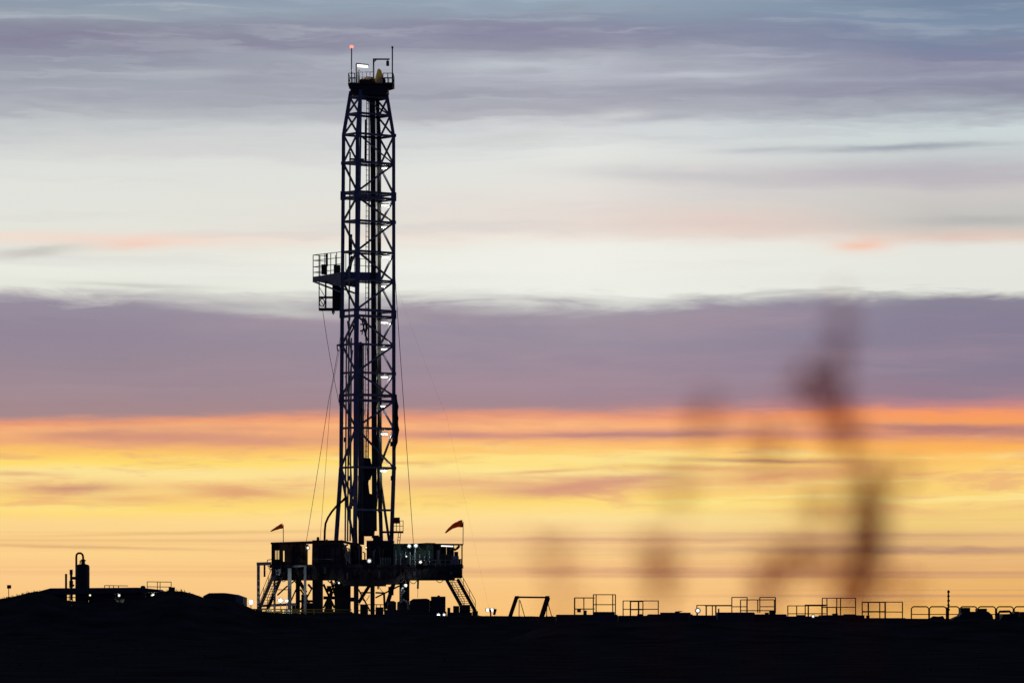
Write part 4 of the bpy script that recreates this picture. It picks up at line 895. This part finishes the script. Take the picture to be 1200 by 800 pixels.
t.part('shell', G().prism([(X(1060, 304), 0), (X(1230, 304), 0), (X(1230, 304), Z(725, 304)), (X(1061, 304), Z(724.2, 304))], 304, 307.4), TANK)
for k, (x0, x1) in enumerate(((1068, 1088.4), (1089.2, 1109), (1110.6, 1124), (1125, 1145), (1146, 1166.6), (1168, 1187.4), (1188.6, 1208))):
    r = 2.2; y0 = 710.4; pts = [P(x0, 725, 304.4), P(x0, y0+r, 304.4), P(x0+.7*r*.9, y0+.3*r, 304.4), P(x0+r*1.2, y0, 304.4), P(x1-r*1.2, y0, 304.4), P(x1-.7*r*.9, y0+.3*r, 304.4), P(x1, y0+r, 304.4), P(x1, 725, 304.4)]
    gp = t.part('guard_panel', G().tube(pts, 0.045, 6), RUST); t.part('mid_rail', G().beam(P(x0, 719.4, 304.4), P(x1, 719.4, 304.4), 0.06), RUST, gp)
t.part('deck_clutter', G().prism([(X(1090, 304), Z(724.6, 304)), (X(1108, 304), Z(724.6, 304)), (X(1106, 304), Z(721.2, 304)), (X(1101, 304), Z(722, 304)), (X(1095, 304), Z(721.4, 304))], 304.5, 305), BLACK)
t = Thing('lattice_pole', 'thin dark notched pole standing above the right rails', 'pole', P(1111.6, 726, 303))
t.part('pole', G().beam(P(1111.4, 728, 303), P(1111.4, 691, 303), 0.10).beam(P(1109.8, 728, 303), P(1109.8, 711, 303), 0.14), BLACK)
for k in range(5): t.part('bracket', pbox(1110.4, 692+k*5.2, 1113.2-.3*(k % 2), 694+k*5.2, 302.85, 303.1), BLACK)
def machine(label, outline, yy, parts):
    xs_ = [p[0] for p in outline]; t = Thing('pump_truck', label, 'machinery', (X(sum(xs_)/len(xs_), yy), yy, 0), 'machinery at the right edge')
    t.part('body', G().prism([(X(outline[0][0], yy), 0)]+[(X(outline[-1][0], yy), 0)]+[(X(a, yy), Z(b, yy)) for a, b in reversed(outline)], yy, yy+2.2), BLACK)
    for n_, a, b, c, d in parts: t.part(n_, pbox(a, b, c, d, yy+.2, yy+1.6), BLACK)
    return t
t = machine('dark hump of machinery with two square blocks beside the lattice pole', [(1112, 728), (1119, 723.5), (1125, 721), (1128, 716.2), (1158, 716), (1163, 720), (1165, 728)], 301,
        (('block', 1126, 711.6, 1137, 716.6), ('block', 1145.4, 712.6, 1156.6, 716.4)))
for px in (1131, 1150, 1160): t.part('wheel', G().tube([P(px, 740, 300.9), P(px, 740, 301.3)], 0.45, 16), RUBBER)
t = machine('dark machinery with a rounded hoop cut off by the right edge', [(1166, 730), (1172, 726), (1176, 719.4), (1188, 718.6), (1194, 722), (1215, 722.4)], 301, (('block', 1188.6, 716, 1194, 722.6), ('block', 1196.4, 716.4, 1204, 722.6)))
t.part('hoop', G().tube([P(1170, 727, 300.8), P(1170, 718.6, 300.8), P(1171.6, 716.2, 300.8), P(1183, 716, 300.8), P(1184.6, 717.6, 300.8), P(1184.8, 722, 300.8)], 0.09, 7), BLACK)
for px in (1178, 1200): t.part('wheel', G().tube([P(px, 740, 300.9), P(px, 740, 301.3)], 0.45, 16), RUBBER)

# ------------------------------------------------------------------ out-of-focus weeds close to the camera
def weed(label, stem, heads, yy):
    """stem: pixel points from the top down, heads: (px, py, half width, half height, count)"""
    x0, y0 = stem[-1]
    pts = [P(a, b, yy) for a, b in stem]; base = pts[-1].copy(); base.z = 0.0
    base.x += 0.03; pts.append(base)
    t = Thing('weed_plant', label, 'weed', base, 'blurred weeds in front of the camera')
    n = len(pts)
    t.part('stem', G().tube(pts, [0.0006+0.0020*(i/(n-1))**1.5 for i in range(n)], 6), WEED)
    for (px, py, hw, hh, cnt) in heads:
        c = P(px, py, yy); k = yy/F
        # twig joining the head to the nearest stem point
        q = min(pts, key=lambda p: (p-c-Vector((0, 0, -hh*k))).length)
        h = t.part('seed_head', G().tube([q, q.lerp(c, .5)+Vector((0, 0, .004)), c+Vector((0, 0, -hh*k*.9)) if abs(q.x-c.x) < .004 else c, c+Vector((0, 0, hh*k*.8))], 0.0007, 5), WEED)
        g = G()
        for i in range(int(cnt*1.12)):
            a = rnd.gauss(0, .5); b = rnd.gauss(0, .55)
            p = c+Vector((a*hw*k, rnd.gauss(0, .4)*hw*k, b*hh*k))
            s_ = rnd.uniform(.002, .0048); d = Vector((rnd.uniform(-1, 1), rnd.uniform(-1, 1), rnd.uniform(.2, 1.4))).normalized()
            e = d.cross(Vector((rnd.random(), rnd.random(), rnd.random()+.1))).normalized()*s_*.8; f = d.cross(e).normalized()*s_*.6
            g._add([p-d*s_*1.5, p+e, p+f, p-e, p-f, p+d*s_*2], [(0,2,1),(0,3,2),(0,4,3),(0,1,4),(5,1,2),(5,2,3),(5,3,4),(5,4,1)])
        so = t.part('seeds', g, WEED, h); so['kind'] = 'stuff'
    return t
weed('tallest blurred dark weed with a ragged seed head right of centre', [(986, 360), (984, 430), (974, 470), (990, 540), (1012, 600), (1018, 660), (1012, 720)],
     [(986, 400, 12, 50, 46), (948, 450, 26, 24, 56), (974, 462, 24, 24, 36), (988, 505, 22, 26, 62), (900, 520, 24, 18, 32), (1018, 585, 20, 38, 150), (1017, 640, 24, 42, 200), (1000, 692, 24, 26, 110), (960, 600, 22, 22, 36), (1062, 690, 16, 16, 20), (1055, 560, 14, 14, 20)], 3.7)
weed('blurred low weed leaning left beside the tallest one', [(930, 640), (905, 672), (890, 720)], [(925, 655, 30, 16, 52), (898, 684, 24, 22, 62), (960, 655, 30, 14, 46)], 3.9)
weed('faint blurred weed in the middle of the right half', [(826, 480), (805, 580), (780, 660), (775, 720)], [(826, 492, 14, 20, 34), (790, 572, 14, 14, 18), (774, 672, 18, 24, 70), (760, 640, 18, 14, 18)], 3.5)
weed('faintest short blurred weed nearest the rig', [(650, 640), (648, 720)], [(648, 652, 22, 24, 24), (668, 700, 14, 14, 8)], 3.4)
